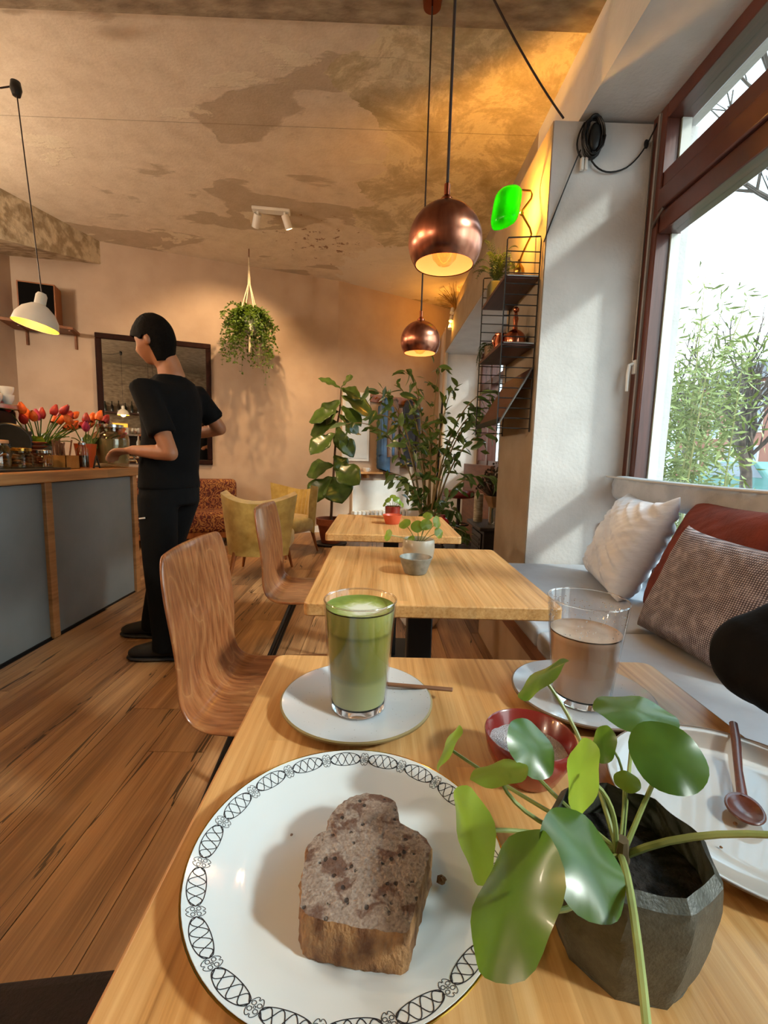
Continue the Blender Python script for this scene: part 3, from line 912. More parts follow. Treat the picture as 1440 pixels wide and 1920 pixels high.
# counter
MT['panel_grey'] = pm('counter_panel', '#71787a', '#7c8284', rough=.55, scale=3, bmp=.05)
MT['counter_wood'] = wood('counter_wood', ['#7a4f2c', '#a9784a', '#be9062'], grain=(3, 3, 40), rough=.45)
MT['worktop'] = wood('worktop', ['#8a5a30', '#b78350', '#cf9f6b'], grain=(40, 2.2, 40), rough=.35, strip=.05)
ct = thing('counter', 'grey panelled service counter with wooden posts and worktop edge', 'counter', (-2.15, 1.6, 0))
MB().box(-2.5, -1.885, -.4, 3.49, .0, .905).build('carcass', MT['panel_grey'], ct)
for ya, yb in ((-.4, .6), (.65, 1.58), (1.63, 2.535), (2.59, 3.44)):
    MB().box(-1.885, -1.865, ya, yb, .012, .898).build('front_panel', MT['panel_grey'], ct, bevel=.002)
for yy in (.625, 1.605, 2.562, 3.468):
    MB().box(-1.885, -1.845, yy - .027, yy + .027, .0, .905).build('post', MT['counter_wood'], ct, bevel=.003)
MB().box(-1.875, -1.86, -.4, 3.5, 0, .012).build('plinth', MT['black'], ct)
wtp = MB().box(-2.62, -1.82, -.45, 3.60, .905, .965).build('worktop', MT['worktop'], None, bevel=.006, label='long wooden worktop lying on the grey counter', cat='worktop')

# bar stool
st = thing('bar_stool', 'bar stool with dark red round seat behind the ficus', 'stool', (1.0, 5.55, 0))
MB().lathe([(0, .62), (.15, .62), (.20, .64), (.205, .67), (.17, .71), (0, .72)], 24, (1.0, 5.55, 0)).build('seat', pm('oxblood', '#4c1216', '#641c20', rough=.35, scale=5), st, smooth=60)
MB().tube([(1.0, 5.55, .62), (1.0, 5.55, .03)], .022, 10).build('post', MT['black'], st)
MB().lathe([(0, 0), (.2, 0), (.2, .01), (.05, .03), (0, .03)], 24, (1.0, 5.55, 0)).build('foot', MT['black'], st)
MB().lathe([(.13, .28), (.14, .29), (.13, .30), (.12, .29), (.13, .28)], 24, (1.0, 5.55, 0)).build('foot_ring', MT['black'], st)

# black stove cabinet in the far niche
cb = thing('stove_cabinet', 'low black iron cabinet in the far window niche', 'cabinet', (1.16, 4.3, 0))
MT['iron'] = pm('iron', '#1a1718', '#282425', rough=.5, scale=9)
MB().box(.98, 1.40, 4.08, 4.6, .06, .45).build('body', MT['iron'], cb, bevel=.006)
MB().box(.93, 1.44, 4.03, 4.65, .45, .485).build('top', MT['iron'], cb, bevel=.008)
dr = MB().box(.966, .98, 4.14, 4.54, .12, .41).build('door', MT['iron'], cb, bevel=.004)
for k in range(5):
    MB().box(.96, .966, 4.18, 4.50, .16 + k * .045, .18 + k * .045).build('grille_bar', MT['black'], dr)
for lx in (1.0, 1.38):
    for ly in (4.1, 4.58):
        MB().tube([(lx, ly, .07), (lx, ly, 0)], .015, 8).build('foot', MT['black'], cb)

# dark padded seat at the very corner of the view
ds = thing('padded_stool', 'dark brown padded seat corner low at the left of the near table', 'stool', (-.62, .30, 0))
MB().prism([((x + .30) * cos(.122) - (y - .512) * sin(.122) - .30, (x + .30) * sin(.122) + (y - .512) * cos(.122) + .512) for x, y in rrect(-.92, -.27, .10, .512, .05)], .36, .45).build('seat', pm('dark_brown_felt', '#1c1009', '#241510', rough=.95, scale=40, bmp=.3, bscale=200), ds, bevel=.02, seg=3)
for lx in (-.86, -.36):
    for ly in (.16, .46):
        MB().tube([(lx, ly, .37), (lx, ly, 0)], .016, 8).build('leg', MT['black'], ds)
# ================================================================ things on the near table
TZ = .74
MT['porcelain'] = pm('porcelain', '#d3dbdf', '#dce4e8', rough=.08, scale=3, coat=.4)
MT['print_grey'] = pm('print_grey', '#1d222b', rough=.35, scale=5)
MT['gold'] = pm('gold_line', '#b8923f', rough=.2, metal=1, scale=5)
pc = Vector((-.017, .354, TZ))
plate = thing('cake_plate', 'white plate with dark interlaced border and gold rim under the cake', 'plate', pc)
def rim_z(r): return .0095 + (.0225 - .0095) * ((r - .094) / (.1336 - .094)) ** 1.15 if r > .094 else (.0055 + .004 * max(0, (r - .078) / .016) ** 1.5)
prof = [(0, .0), (.075, .0), (.078, .002), (.096, .006), (.1325, .0195), (.1336, .0212), (.1325, .0222)]
prof += [(r, rim_z(r)) for r in (.128, .120, .112, .104, .098, .094, .090, .086, .082, .078, .05, .02)] + [(0, .0055)]
MB().lathe(prof, 96, pc).build('dish', MT['porcelain'], plate, smooth=60)
MB().tube([pc + Vector((.1334 * cos(a), .1334 * sin(a), .0215)) for a in [2 * pi * k / 96 for k in range(97)]], .0009, 6).build('gold_rim', MT['gold'], plate)
def ribbon(mb, pts, w):
    """thin printed line hugging the plate rim, pts as (radius, angle)"""
    vs = []
    P = [Vector((r * cos(a), r * sin(a))) for r, a in pts]
    for i, p in enumerate(P):
        d = P[min(i + 1, len(P) - 1)] - P[max(i - 1, 0)]
        if d.length < 1e-9: d = Vector((1, 0))
        d.normalize(); n = Vector((-d.y, d.x))
        for s in (-.5, .5):
            q = p + n * (w * s)
            vs.append(pc + Vector((q.x, q.y, rim_z(q.length) + .00025)))
    mb.add(vs, [(2 * i, 2 * i + 1, 2 * i + 3, 2 * i + 2) for i in range(len(P) - 1)])
RC, AM = .1225, .0072
pr = MB()
NM = 18
for k in range(NM):
    a0 = 2 * pi * (k + .27) / NM
    da = 2 * pi / NM
    g0, g1 = .10, .90
    N = 26
    for kind in range(4):
        pts = []
        for i in range(N + 1):
            s = i / N
            t = g0 + (g1 - g0) * s
            env = AM * (sin(pi * s) ** .40 if 0 < s < 1 else 0)
            if kind == 0: r = RC + env
            elif kind == 1: r = RC - env
            elif kind == 2: r = RC + env * .92 * sin(4 * pi * s)
            else: r = RC - env * .92 * sin(4 * pi * s)
            pts.append((r, a0 + da * t))
        ribbon(pr, pts, .0007)
    # scrolls from the braid ends to the flower
    for sg in (-1, 1):
        for e, aa in ((g1, 1), (1 + g0, -1)):
            pts = []
            for i in range(9):
                s = i / 8
                pts.append((RC + sg * AM * .95 * sin(pi * s * .75), a0 + da * (e + aa * .085 * (1 - cos(pi * s)) / 2 * 1.2 - aa * .01)))
            ribbon(pr, pts, .0005)
    # four-petal flower
    for j in range(5):
        b = 2 * pi * j / 5 + .3
        off = .0031; pr_ = .0015 if j < 4 else .0008
        if j == 4: off = 0
        else: b = pi / 4 + j * pi / 2
        cx, cy = off * cos(b), off * sin(b)
        pts = [(RC + cx + pr_ * cos(w_), a0 + (cy + pr_ * sin(w_)) / RC) for w_ in [2 * pi * q / 10 for q in range(11)]]
        ribbon(pr, pts, .0005)
pr.build('border_print', MT['print_grey'], plate, smooth=0, weld=False)

# cake
def cake_mat():
    m, t, b, o = newmat('cake_crumb')
    v = coords(t, (1, 1, 1))
    n1 = nd(t, 'ShaderNodeTexNoise', {'Vector': v, 'Scale': 70, 'Detail': 5, 'Distortion': .5})
    n2 = nd(t, 'ShaderNodeTexNoise', {'Vector': v, 'Scale': 420, 'Detail': 4})
    vo = nd(t, 'ShaderNodeTexVoronoi', {'Vector': v, 'Scale': 125})
    base = ramp(t, n2.outputs[0], [(.3, '#76645a'), (.6, '#978679'), (.8, '#ab9a8c')])
    ch = ramp(t, n1.outputs[0], [(.51, (0, 0, 0)), (.60, (1, 1, 1))])
    c = mix(t, mth(t, 'MULTIPLY', ch, .8), base, '#54301f')
    hz = ramp(t, n1.outputs[0], [(.27, (1, 1, 1)), (.31, (0, 0, 0))])
    c = mix(t, mth(t, 'MULTIPLY', hz, .7), c, '#b07f55')
    hole = ramp(t, vo.outputs['Distance'], [(.17, (1, 1, 1)), (.24, (0, 0, 0))])
    rare = ramp(t, n1.outputs[0], [(.45, (0, 0, 0)), (.5, (1, 1, 1))])
    hole = mth(t, 'MULTIPLY', hole, rare)
    c = mix(t, mth(t, 'MULTIPLY', hole, .85), c, '#1d110c')
    t.links.new(c, b.inputs['Base Color'])
    b.inputs['Roughness'].default_value = .85
    h = mth(t, 'SUBTRACT', mth(t, 'MULTIPLY', n2.outputs[0], .5), mth(t, 'MULTIPLY', hole, 1.2))
    bump(t, b, h, 1.0, .003)
    return m
MT['crumb'] = cake_mat()
MT['crust'] = pm('cake_crust', '#6a4325', '#ab7f52', rough=.8, scale=90, detail=7, bmp=.6, bscale=300, stretch=(1, 1, .5), lo=.35, hi=.68)
cake = thing('cake_slice', 'thick slice of nut and chocolate cake lying on the patterned plate', 'cake', (.0, .33, TZ + .0055))
ck = [(-.0480, .286), (-.043, .2795), (-.030, .2755), (0, .2705), (.024, .2675), (.029, .269), (.035, .285), (.045, .315), (.053, .336), (.050, .347), (.040, .356), (.0275, .363), (.0265, .376), (.024, .389), (.010, .396), (-.004, .398), (-.018, .393), (-.030, .381), (-.036, .369), (-.0365, .354), (-.046, .348), (-.0505, .338), (-.051, .31)]
def resample(poly, n):
    L = [0]
    m = len(poly)
    for i in range(m): L.append(L[-1] + (Vector(poly[(i + 1) % m]) - Vector(poly[i])).length)
    out = []
    for k in range(n):
        s = L[-1] * k / n
        i = max(j for j in range(m) if L[j] <= s)
        f = (s - L[i]) / (L[i + 1] - L[i])
        out.append(Vector(poly[i]).lerp(Vector(poly[(i + 1) % m]), f))
    return out
ol = resample(ck, 110)
cc = Vector((0, .325))
H = .035
def jit(p, s, k=900, sd=0): return noise.noise(Vector((p.x * k * .3, p.y * k * .3, p.z * k * .3 + sd))) * s
rings = []
side = MB(); sv = []; NZ = 9
for j in range(NZ):
    z = TZ + .0058 + H * j / (NZ - 1)
    for p in ol:
        q = Vector((p.x, p.y, z))
        d = Vector((p.x - cc.x, p.y - cc.y, 0)).normalized()
        ins = -.0022 if j == 0 else (-.0012 if j == NZ - 1 else 0)
        q += d * (jit(q, .0016) + jit(q, .0012, 2600, 5) + ins)
        sv.append(q)
n = len(ol)
side.add(sv, [(j * n + i, j * n + (i + 1) % n, (j + 1) * n + (i + 1) % n, (j + 1) * n + i) for j in range(NZ - 1) for i in range(n)] + [tuple(range(n - 1, -1, -1))])
side.build('crust', MT['crust'], cake, smooth=60)
topv = []; fs = []
M_ = 22
edge = sv[(NZ - 1) * n:]
for j in range(M_ + 1):
    f = j / M_
    for i in range(n):
        q = edge[i].lerp(Vector((cc.x, cc.y, edge[i].z)), f)
        q.z += (.0012 * min(1, f * 6)) + jit(q, .0014, 700, 9) * min(1, f * 8) + jit(q, .0009, 2200, 3) * min(1, f * 8)
        topv.append(q)
for j in range(M_):
    for i in range(n):
        fs.append((j * n + i, j * n + (i + 1) % n, (j + 1) * n + (i + 1) % n, (j + 1) * n + i))
MB().add(topv, fs).build('cut_face', MT['crumb'], cake, smooth=60)
def crumb(label, c, r, mat, seed, group=None):
    R = random.Random(seed)
    m = MB().ball(c, r, 9, 6, (1, R.uniform(.7, 1), .7))
    for p in m.v: p += Vector((R.uniform(-1, 1), R.uniform(-1, 1), R.uniform(-1, 1))) * r * .18
    return m.build('cake_crumb', mat, None, smooth=0, label=label, cat='crumb', group=group)
crumb('brown cake crumb beside the right side of the slice', (.0615, .338, TZ + .0105), .0042, MT['crust'], 1)
crumb('tiny crumb on the bare left half of the patterned plate', (-.072, .384, TZ + .0073), .0013, MT['crumb'], 2)

# saucers
MT['stone_glaze'] = pm('stone_glaze', '#c9c9c9', '#d6d6d5', rough=.14, scale=3, coat=.3)
def speck():
    m, t, b, o = newmat('speckled_glaze')
    v = coords(t)
    vo = nd(t, 'ShaderNodeTexVoronoi', {'Vector': v, 'Scale': 130})
    c = ramp(t, vo.outputs['Distance'], [(.05, '#6a625a'), (.09, '#c9ced4')])
    t.links.new(c, b.inputs['Base Color'])
    b.inputs['Roughness'].default_value = .15
    b.inputs['Coat Weight'].default_value = .3
    return m
MT['speck'] = speck()
def saucer(label, c, R, rimc):
    t = thing('saucer', label, 'saucer', c, group='stoneware saucers under the glasses')
    k = R / .107
    MB().lathe([(0, .006), (.045 * k, .0055), (.052 * k, .0065), (.075 * k, .0095), (.099 * k, .0165), (.1045 * k, .0185)], 72, c).build('well', MT['speck'], t, smooth=60)
    MB().lathe([(.1045 * k, .0185), (.107 * k, .0175), (.1065 * k, .0145), (.085 * k, .005), (.055 * k, .0), (0, .0)], 72, c).build('rim', rimc, t, smooth=60)
    return t
MT['olive_rim'] = pm('olive_rim', '#7a6a44', '#8f7f58', rough=.4, scale=12)
MT['brown_rim'] = pm('brown_rim', '#6f5a4a', '#82705f', rough=.35, scale=12)
s1 = Vector((-.022, .612, TZ)); s2 = Vector((.316, .645, TZ))
saucer('grey stoneware saucer with olive rim under the green drink', s1, .1075, MT['olive_rim'])
saucer('grey saucer with brown rim under the milky brown drink', s2, .102, MT['brown_rim'])

def clear():
    m, t, b, o = newmat('solid_glass')
    b.inputs['Base Color'].default_value = (1, 1, 1, 1)
    b.inputs['Roughness'].default_value = .0
    b.inputs['IOR'].default_value = 1.45
    b.inputs['Transmission Weight'].default_value = 1
    return m
MT['solid_glass'] = clear()
def layered(name, stops, zr):
    m, t, b, o = newmat(name)
    v = coords(t)
    s = nd(t, 'ShaderNodeSeparateXYZ', {0: v})
    n = nd(t, 'ShaderNodeTexNoise', {'Vector': v, 'Scale': 60, 'Detail': 3})
    f = mth(t, 'ADD', mth(t, 'DIVIDE', s.outputs[2], zr), mth(t, 'MULTIPLY_ADD', n.outputs[0], .02, -.01))
    t.links.new(ramp(t, f, stops), b.inputs['Base Color'])
    b.inputs['Roughness'].default_value = .3
    return m
def froth():
    m, t, b, o = newmat('matcha_froth')
    v = coords(t)
    s = nd(t, 'ShaderNodeSeparateXYZ', {0: v})
    n = nd(t, 'ShaderNodeTexNoise', {'Vector': v, 'Scale': 45, 'Detail': 4, 'Distortion': 1.5})
    dx = mth(t, 'SUBTRACT', s.outputs[0], .004); dy = mth(t, 'ADD', s.outputs[1], .012)
    r = mth(t, 'SQRT', mth(t, 'ADD', mth(t, 'MULTIPLY', dx, dx), mth(t, 'MULTIPLY', dy, dy)))
    f = mth(t, 'ADD', mth(t, 'MULTIPLY', r, 20), mth(t, 'MULTIPLY_ADD', n.outputs[0], .8, -.4))
    t.links.new(ramp(t, f, [(.35, '#d3d6c2'), (.5, '#b4bd86'), (.75, '#86963f'), (1, '#6d7d2c')]), b.inputs['Base Color'])
    b.inputs['Roughness'].default_value = .7
    n2 = nd(t, 'ShaderNodeTexNoise', {'Vector': v, 'Scale': 300, 'Detail': 3})
    bump(t, b, n2.outputs[0], .3, .001)
    return m
def drink(name, label, c, rb, rt_, h, fill, side, top, cat='glass'):
    t = thing(name, label, cat, c)
    base = .011
    R = lambda z: rb + (rt_ - rb) * z / h
    MB().lathe([(0, .0), (rb * .93, .0), (rb, .002), (R(base), base), (R(h), h), (R(h) - .0009, h + .0008), (R(h) - .0018, h), (R(base) - .0016, base + .002)], 64, c).build('tumbler', MT['glass'], t, smooth=50)
    MB().lathe([(0, .0006), (rb * .92, .0006), (rb - .0016, .003), (R(base) - .0018, base), (rb * .7, base - .003), (0, base - .004)], 48, c).build('thick_base', MT['solid_glass'], t, smooth=50)
    MB().tube([c + Vector(((R(h) - .0009) * cos(a), (R(h) - .0009) * sin(a), h)) for a in [2 * pi * q / 64 for q in range(65)]], .0011, 6).build('rim', MT['solid_glass'], t)
    g = .0019
    MB().lathe([(0, base - .002), (R(base) * .8, base - .001), (R(base) - g - .001, base + .002), (R(fill) - g, fill)], 64, c).build('drink', side, t, smooth=50)
    MB().lathe([(0, fill + .0002), (R(fill) * .5, fill), (R(fill) - g - .002, fill + .0005), (R(fill) - g, fill + .002)], 64, c).build('surface', top, t, smooth=50)
    return t
gl1 = drink('matcha_latte', 'tall glass of green milky drink with pale froth on the olive-rimmed saucer', s1 + Vector((.002, -.003, .0062)), .0392, .0505, .157, .146,
            layered('matcha_side', [(.06, '#8b8e58'), (.30, '#85884c'), (.335, '#6f7234'), (.70, '#75782f'), (.735, '#5c6322'), (.76, '#848838'), (.9, '#9a9e50')], .157), froth())
MT['latte_top'] = pm('latte_surface', '#c3a78e', '#d8c2ad', rough=.5, scale=40)
gl2 = drink('milky_drink', 'half-drunk glass of milky brown drink on the brown-rimmed saucer', s2 + Vector((-.003, -.004, .0062)), .0405, .0565, .155, .105,
            layered('latte_side', [(.05, '#a8917f'), (.3, '#a3846b'), (.62, '#98745a'), (.66, '#b09078')], .155), MT['latte_top'])
MT['condense'] = pm('condensation', '#d5d5d2', rough=.2, scale=30)
dm = MB()
R = random.Random(3)
for k in range(150):
    a = R.uniform(.2, 2.9) if k % 3 else R.uniform(-2.6, -.6); z = R.uniform(.108, .146)
    rr = .0405 + .016 * z / .155 - .0016
    dm.ball(s2 + Vector((-.003 + rr * cos(a), -.004 + rr * sin(a), .0062 + z)), R.uniform(.0004, .0011), 5, 3)
o = dm.build('droplets', MT['solid_glass'], gl2, weld=False); o['kind'] = 'stuff'
MT['stick'] = wood('stick_wood', ['#5a3a28', '#7c543a', '#8d654a'], grain=(4, 60, 60), rough=.6)
MB().bar((-.030, .668, TZ + .0115), (.1185, .632, TZ + .0205), .0085, .0035).build('stirrer', MT['stick'], None, bevel=.0012, label='brown wooden stirrer resting on the saucer behind the green drink', cat='stirrer')

# red sugar bowl
rb = Vector((.181, .482, TZ))
bw = thing('sugar_bowl', 'dark red glazed bowl of white sugar on the near table', 'bowl', rb)
MT['red_glaze'] = pm('red_glaze', '#6d1d19', '#8a2c26', rough=.22, scale=9, coat=.3)
MB().lathe([(0, 0), (.03, 0), (.034, .004), (.046, .028), (.0505, .050), (.0495, .0515), (.0478, .050), (.043, .030), (.03, .012), (0, .008)], 56, rb).build('bowl', MT['red_glaze'], bw, smooth=55)
MT['sugar'] = pm('sugar', '#cfc9cc', '#e2dde0', rough=.8, scale=200, bmp=.8, bscale=700)
def sug(u, v):
    r = u * .0445; a = 2 * pi * v
    return rb + Vector((r * cos(a), r * sin(a), .033 + .004 * noise.noise(Vector((r * cos(a) * 60, r * sin(a) * 60, 3))) - .003 * cos(a) * u))
o = MB().grid(sug, 12, 40, cv=True).build('sugar', MT['sugar'], bw, smooth=60); o['kind'] = 'stuff'

# second plate with spoon
p2 = Vector((.392, .425, TZ))
pl2 = thing('dessert_plate', 'large pale grey used plate with crumbs and a wooden spoon', 'plate', p2)
MT['pale_glaze'] = pm('pale_glaze', '#b3aca5', '#c0b9b2', rough=.1, scale=3, coat=.4)
MB().lathe([(0, 0), (.085, 0), (.09, .002), (.12, .009), (.1315, .0165), (.1325, .018), (.131, .0185), (.118, .0125), (.10, .0085), (.08, .007), (0, .0065)], 80, p2).build('dish', MT['pale_glaze'], pl2, smooth=55)
MB().tube([p2 + Vector((.1318 * cos(a), .1318 * sin(a), .0182)) for a in [2 * pi * k / 80 for k in range(81)]], .0011, 6).build('brown_edge', MT['brown_rim'], pl2)
sp = thing('wooden_spoon', 'reddish wooden spoon lying on the used plate', 'spoon', (.415, .46, TZ + .008))
MT['spoon_wood'] = wood('spoon_wood', ['#3f1d13', '#5f3022', '#7a4433'], grain=(30, 30, 6), rough=.3, coat=.3)
hd = [Vector((.472, .548, TZ + .0265)), Vector((.45, .515, TZ + .022)), Vector((.42, .473, TZ + .016)), Vector((.392, .432, TZ + .014))]
MB().tube(hd, [(.0048, .004), (.0052, .004), (.0042, .0035), (.005, .003)], 10).build('handle', MT['spoon_wood'], sp)
ax = (hd[3] - hd[2]).normalized(); sd = ax.cross(Vector((0, 0, 1))).normalized()
def spb(u, v):
    a = 2 * pi * v; r = u
    q = hd[3] + ax * (.020 + .0235 * r * cos(a)) + sd * (.0165 * r * sin(a))
    q.z = TZ + .0105 + .006 * r * r
    return q
MB().grid(spb, 8, 28, cv=True).build('bowl', MT['spoon_wood'], sp, solid=.002, smooth=60)
R = random.Random(9)
for k in range(7):
    crumb('small brown crumb on the used grey plate', (p2.x + R.uniform(-.075, -.01), p2.y + R.uniform(-.08, .05), TZ + .0088), R.uniform(.0012, .0024), MT['crust'], 20 + k, 'crumbs on the used plate')

# ---------------------------------------------------------------- pilea plants
def leafmat(name, c1, c2, rough=.3, trans=.3, tc='#8fae2c', coat=.15, scale=30):
    m, t, b, o = newmat(name)
    v = coords(t, rand=9)
    n = nd(t, 'ShaderNodeTexNoise', {'Vector': v, 'Scale': scale, 'Detail': 3})
    c = ramp(t, n.outputs[0], [(.3, c1), (.7, c2)])
    t.links.new(c, b.inputs['Base Color'])
    b.inputs['Roughness'].default_value = rough
    b.inputs['Coat Weight'].default_value = coat
    tr = nd(t, 'ShaderNodeBsdfTranslucent', {'Color': lin(tc)})
    mx = nd(t, 'ShaderNodeMixShader', {0: trans})
    t.links.new(b.outputs[0], mx.inputs[1]); t.links.new(tr.outputs[0], mx.inputs[2])
    t.links.new(mx.outputs[0], o.inputs[0])
    return m
MT['pilea'] = leafmat('pilea_leaf', '#2f4f20', '#456b2b', .27, .24, '#9fc030', 0.05)
MT['pilea_light'] = leafmat('young_pilea_leaf', '#64842f', '#7f9f40', .33, .45, '#b4cc40', 0.03)
MT['stem'] = pm('pilea_stem', '#7d8a4c', '#97a262', rough=.45, scale=20)
MT['stoneware'] = pm('dark_stoneware', '#3c3d36', '#4c4d45', rough=.45, scale=160, bmp=.15, bscale=500)
def bez(a, b, c, n=9):
    a, b, c = Vector(a), Vector(b), Vector(c)
    return [a * (1 - t) ** 2 + b * (2 * t * (1 - t)) + c * t * t for t in [i / n for i in range(n + 1)]]
def disc_leaf(parent, c, n, m, R, mat, cup=.1, asp=.92, seed=0):
    c, n, m = Vector(c), Vector(n).normalized(), Vector(m)
    m = (m - n * m.dot(n)).normalized(); q = n.cross(m)
    RR = random.Random(seed)
    ph = RR.uniform(0, 6)
    def f(u, v):
        a = 2 * pi * v
        r = R * u * (1 + .02 * sin(3 * a + ph))
        w = n * (-R * cup * (u ** 2) * (1 + .5 * cos(2 * a + ph)) + R * .05 * sin(5 * a + ph) * u ** 3 + (R * .04 * (u - .15) if u < .15 else 0))
        return c + m * (r * cos(a)) + q * (r * asp * sin(a)) + w
    return MB().grid(f, 7, 30, cv=True).build('leaf', mat, parent, smooth=80)

po = Vector((.193, .303, TZ))
pil = thing('potted_pilea', 'round-leaved pilea in a dark faceted stoneware pot on the near table', 'plant', po)
NF = 9
def pot_side(u, v, inner=False):
    P = [(.0465, 0), (.050, .01), (.0545, .035), (.0575, .060), (.0575, .078), (.0555, .088)]
    a = 2 * pi * v + .35 + .25 * u
    z = u * .088
    i = min(len(P) - 2, max(k for k in range(len(P)) if P[k][1] <= z + 1e-9) if z < .088 else len(P) - 2)
    f = (z - P[i][1]) / (P[i + 1][1] - P[i][1])
    r = P[i][0] + (P[i + 1][0] - P[i][0]) * f
    fa = ((a * NF / (2 * pi)) % 1) - .5
    r *= cos(pi / NF) / cos(fa * 2 * pi / NF) + .02
    if inner: r -= .0045
    zz = z + .0009 * sin(NF * v * 2 * pi) * u
    return po + Vector((r * cos(a), r * sin(a), zz))
def pot_all(u, v):
    if u < .7: return pot_side(u / .7, v)
    k = (u - .7) / .3
    return pot_side(1 - k * .45, v, True)
MB().grid(pot_all, 21, NF * 8, cv=True).build('pot', MT['stoneware'], pil, smooth=22)
MB().lathe([(0, 0.001), (.046, 0.001), (.046, .003), (0, .003)], 36, po).build('pot_base', MT['stoneware'], pil)
MB().lathe([(0, .066), (.03, .064), (.0515, .060)], 36, po).build('soil', MT['soil'], pil)
LV = [((0.158, 0.402, 0.900), (-0.64, 0.31, 0.71), (0.75, 0.04, 0.66), 0.0292, 0),
      ((0.246, 0.397, 0.870), (-0.02, 0.01, 1.00), (0.86, -0.52, 0.02), 0.0359, 0),
      ((0.231, 0.324, 0.875), (-0.21, -0.61, 0.77), (0.60, -0.70, -0.39), 0.0278, 0),
      ((0.142, 0.370, 0.850), (0.38, -0.55, 0.75), (0.43, -0.61, -0.66), 0.0256, 0),
      ((0.151, 0.301, 0.875), (-0.95, 0.11, 0.28), (0.30, 0.47, 0.83), 0.0255, 1),
      ((0.199, 0.361, 0.860), (-0.93, -0.08, 0.37), (0.31, 0.40, 0.86), 0.0156, 0),
      ((0.208, 0.335, 0.845), (-0.17, -0.29, 0.94), (0.84, -0.54, -0.02), 0.0100, 1),
      ((0.105, 0.345, 0.845), (-0.24, 0.27, 0.93), (0.96, -0.09, 0.27), 0.0244, 1),
      ((0.074, 0.411, 0.820), (-0.85, 0.24, 0.47), (0.53, 0.41, 0.74), 0.0233, 1),
      ((0.076, 0.309, 0.820), (-0.95, -0.31, 0.08), (0.16, -0.68, -0.71), 0.0312, 1),
      ((0.086, 0.243, 0.840), (-0.79, 0.09, 0.60), (0.56, 0.51, 0.66), 0.0406, 0),
      ((0.135, 0.252, 0.855), (0.34, -0.47, 0.81), (0.34, -0.74, -0.58), 0.0302, 0),
      ((0.325, 0.250, 0.865), (0.5, -0.2, 0.8), (0, 1, 0), 0.030, 0),
      ((0.108, 0.128, 0.838), (-0.2, -0.5, 0.8), (1, 0, 0), 0.026, 1)]
root = Vector((.188, .302, .812)); V4 = Vector
MB().tube([(.19, .303, .800), root, (.187, .300, .825)], [.006, .006, .004], 8).build('crown', pm('crown', '#5a4a30', rough=.8), pil)
for k, (c, nrm, mj, R_, young) in enumerate(LV):
    c = Vector(c); nrm = Vector(nrm)
    disc_leaf(pil, c, nrm, mj, R_, MT['pilea_light'] if young else MT['pilea'], .10, .95, k)
    a = root + Vector((c.x - root.x, c.y - root.y, 0)).normalized() * .004
    end = c - nrm.normalized() * .001
    hz = max(a.z, end.z) + (.012 if (c - root).length > .09 else .0)
    midp = end - nrm.normalized() * (.42 * (end - a).length)
    if k == 13: midp = V4((.145, .215, .872))
    if k == 12: midp = V4((.235, .275, .868))
    th = .0026 if k in (12, 13) else (.0020 if R_ > .02 else .0013)
    MB().tube(bez(a, midp, end), [th * (1 - .25 * i / 9) for i in range(10)], 7).build('stem', MT['stem'], pil)

def small_pilea(name, label, c, pot_prof, potmat, zs, leaves, scale=1.0, leafm=None):
    t = thing(name, label, 'plant', c)
    c = Vector(c)
    MB().lathe(pot_prof, 40, c).build('pot', potmat, t, smooth=45)
    rr = max(p[0] for p in pot_prof) * .9
    MB().lathe([(0, zs + .003), (rr, zs)], 28, c).build('soil', MT['soil'], t)
    for k, (dx, dy, dz, R_, nx, ny, nz) in enumerate(leaves):
        p = c + Vector((dx, dy, dz))
        disc_leaf(t, p, (nx, ny, nz), (1, .3, .5), R_, leafm or MT['pilea_light'], .12, .9, k + 40)
        a = c + Vector((dx * .12, dy * .12, zs))
        MB().tube(bez(a, (a + p) / 2 + Vector((0, 0, .012)), p, 6), .0014, 6).build('stem', MT['stem'], t)
    return t
MT['cream_glaze'] = pm('cream_glaze', '#b9ad98', '#c9bda8', rough=.25, scale=7, coat=.2)
small_pilea('potted_pilea', 'small pilea seedling in a cream brown-rimmed pot on the middle table', (.146, 1.54, TZ),
            [(0, 0), (.042, 0), (.052, .02), (.056, .05), (.054, .078), (.050, .082), (.048, .078), (.049, .06), (0, .05)], MT['cream_glaze'], .066,
            [(-.052, -.01, .135, .022, -.4, -.6, .7), (-.008, -.02, .128, .024, .0, -.85, .5), (.022, -.02, .135, .022, .2, -.9, .4), (.062, .0, .142, .024, .75, -.6, .3), (.068, -.01, .105, .021, .6, -.7, .4), (.03, .02, .16, .018, .1, -.6, .7), (-.03, -.03, .085, .015, -.5, -.6, .5), (-.11, -.05, .10, .021, -.8, -.5, .3)], leafm=MT['pilea_light'])
gb = Vector((.124, 1.385, TZ))
g2 = thing('grey_bowl', 'small grey stoneware bowl of brown sugar on the middle table', 'bowl', gb)
MT['grey_stone'] = pm('grey_stone', '#6f6f68', '#85857d', rough=.4, scale=60)
MB().lathe([(0, 0), (.032, 0), (.035, .003), (.050, .047), (.0515, .052), (.0495, .053), (.047, .048), (.034, .012), (0, .008)], 48, gb).build('bowl', MT['grey_stone'], g2, smooth=50)
o = MB().lathe([(0, .040), (.02, .038), (.041, .032)], 30, gb).build('sugar', pm('brown_sugar', '#9a6f52', '#b98a6a', rough=.9, scale=200, bmp=.6, bscale=600), g2); o['kind'] = 'stuff'
cr = Vector((.082, 2.42, TZ))
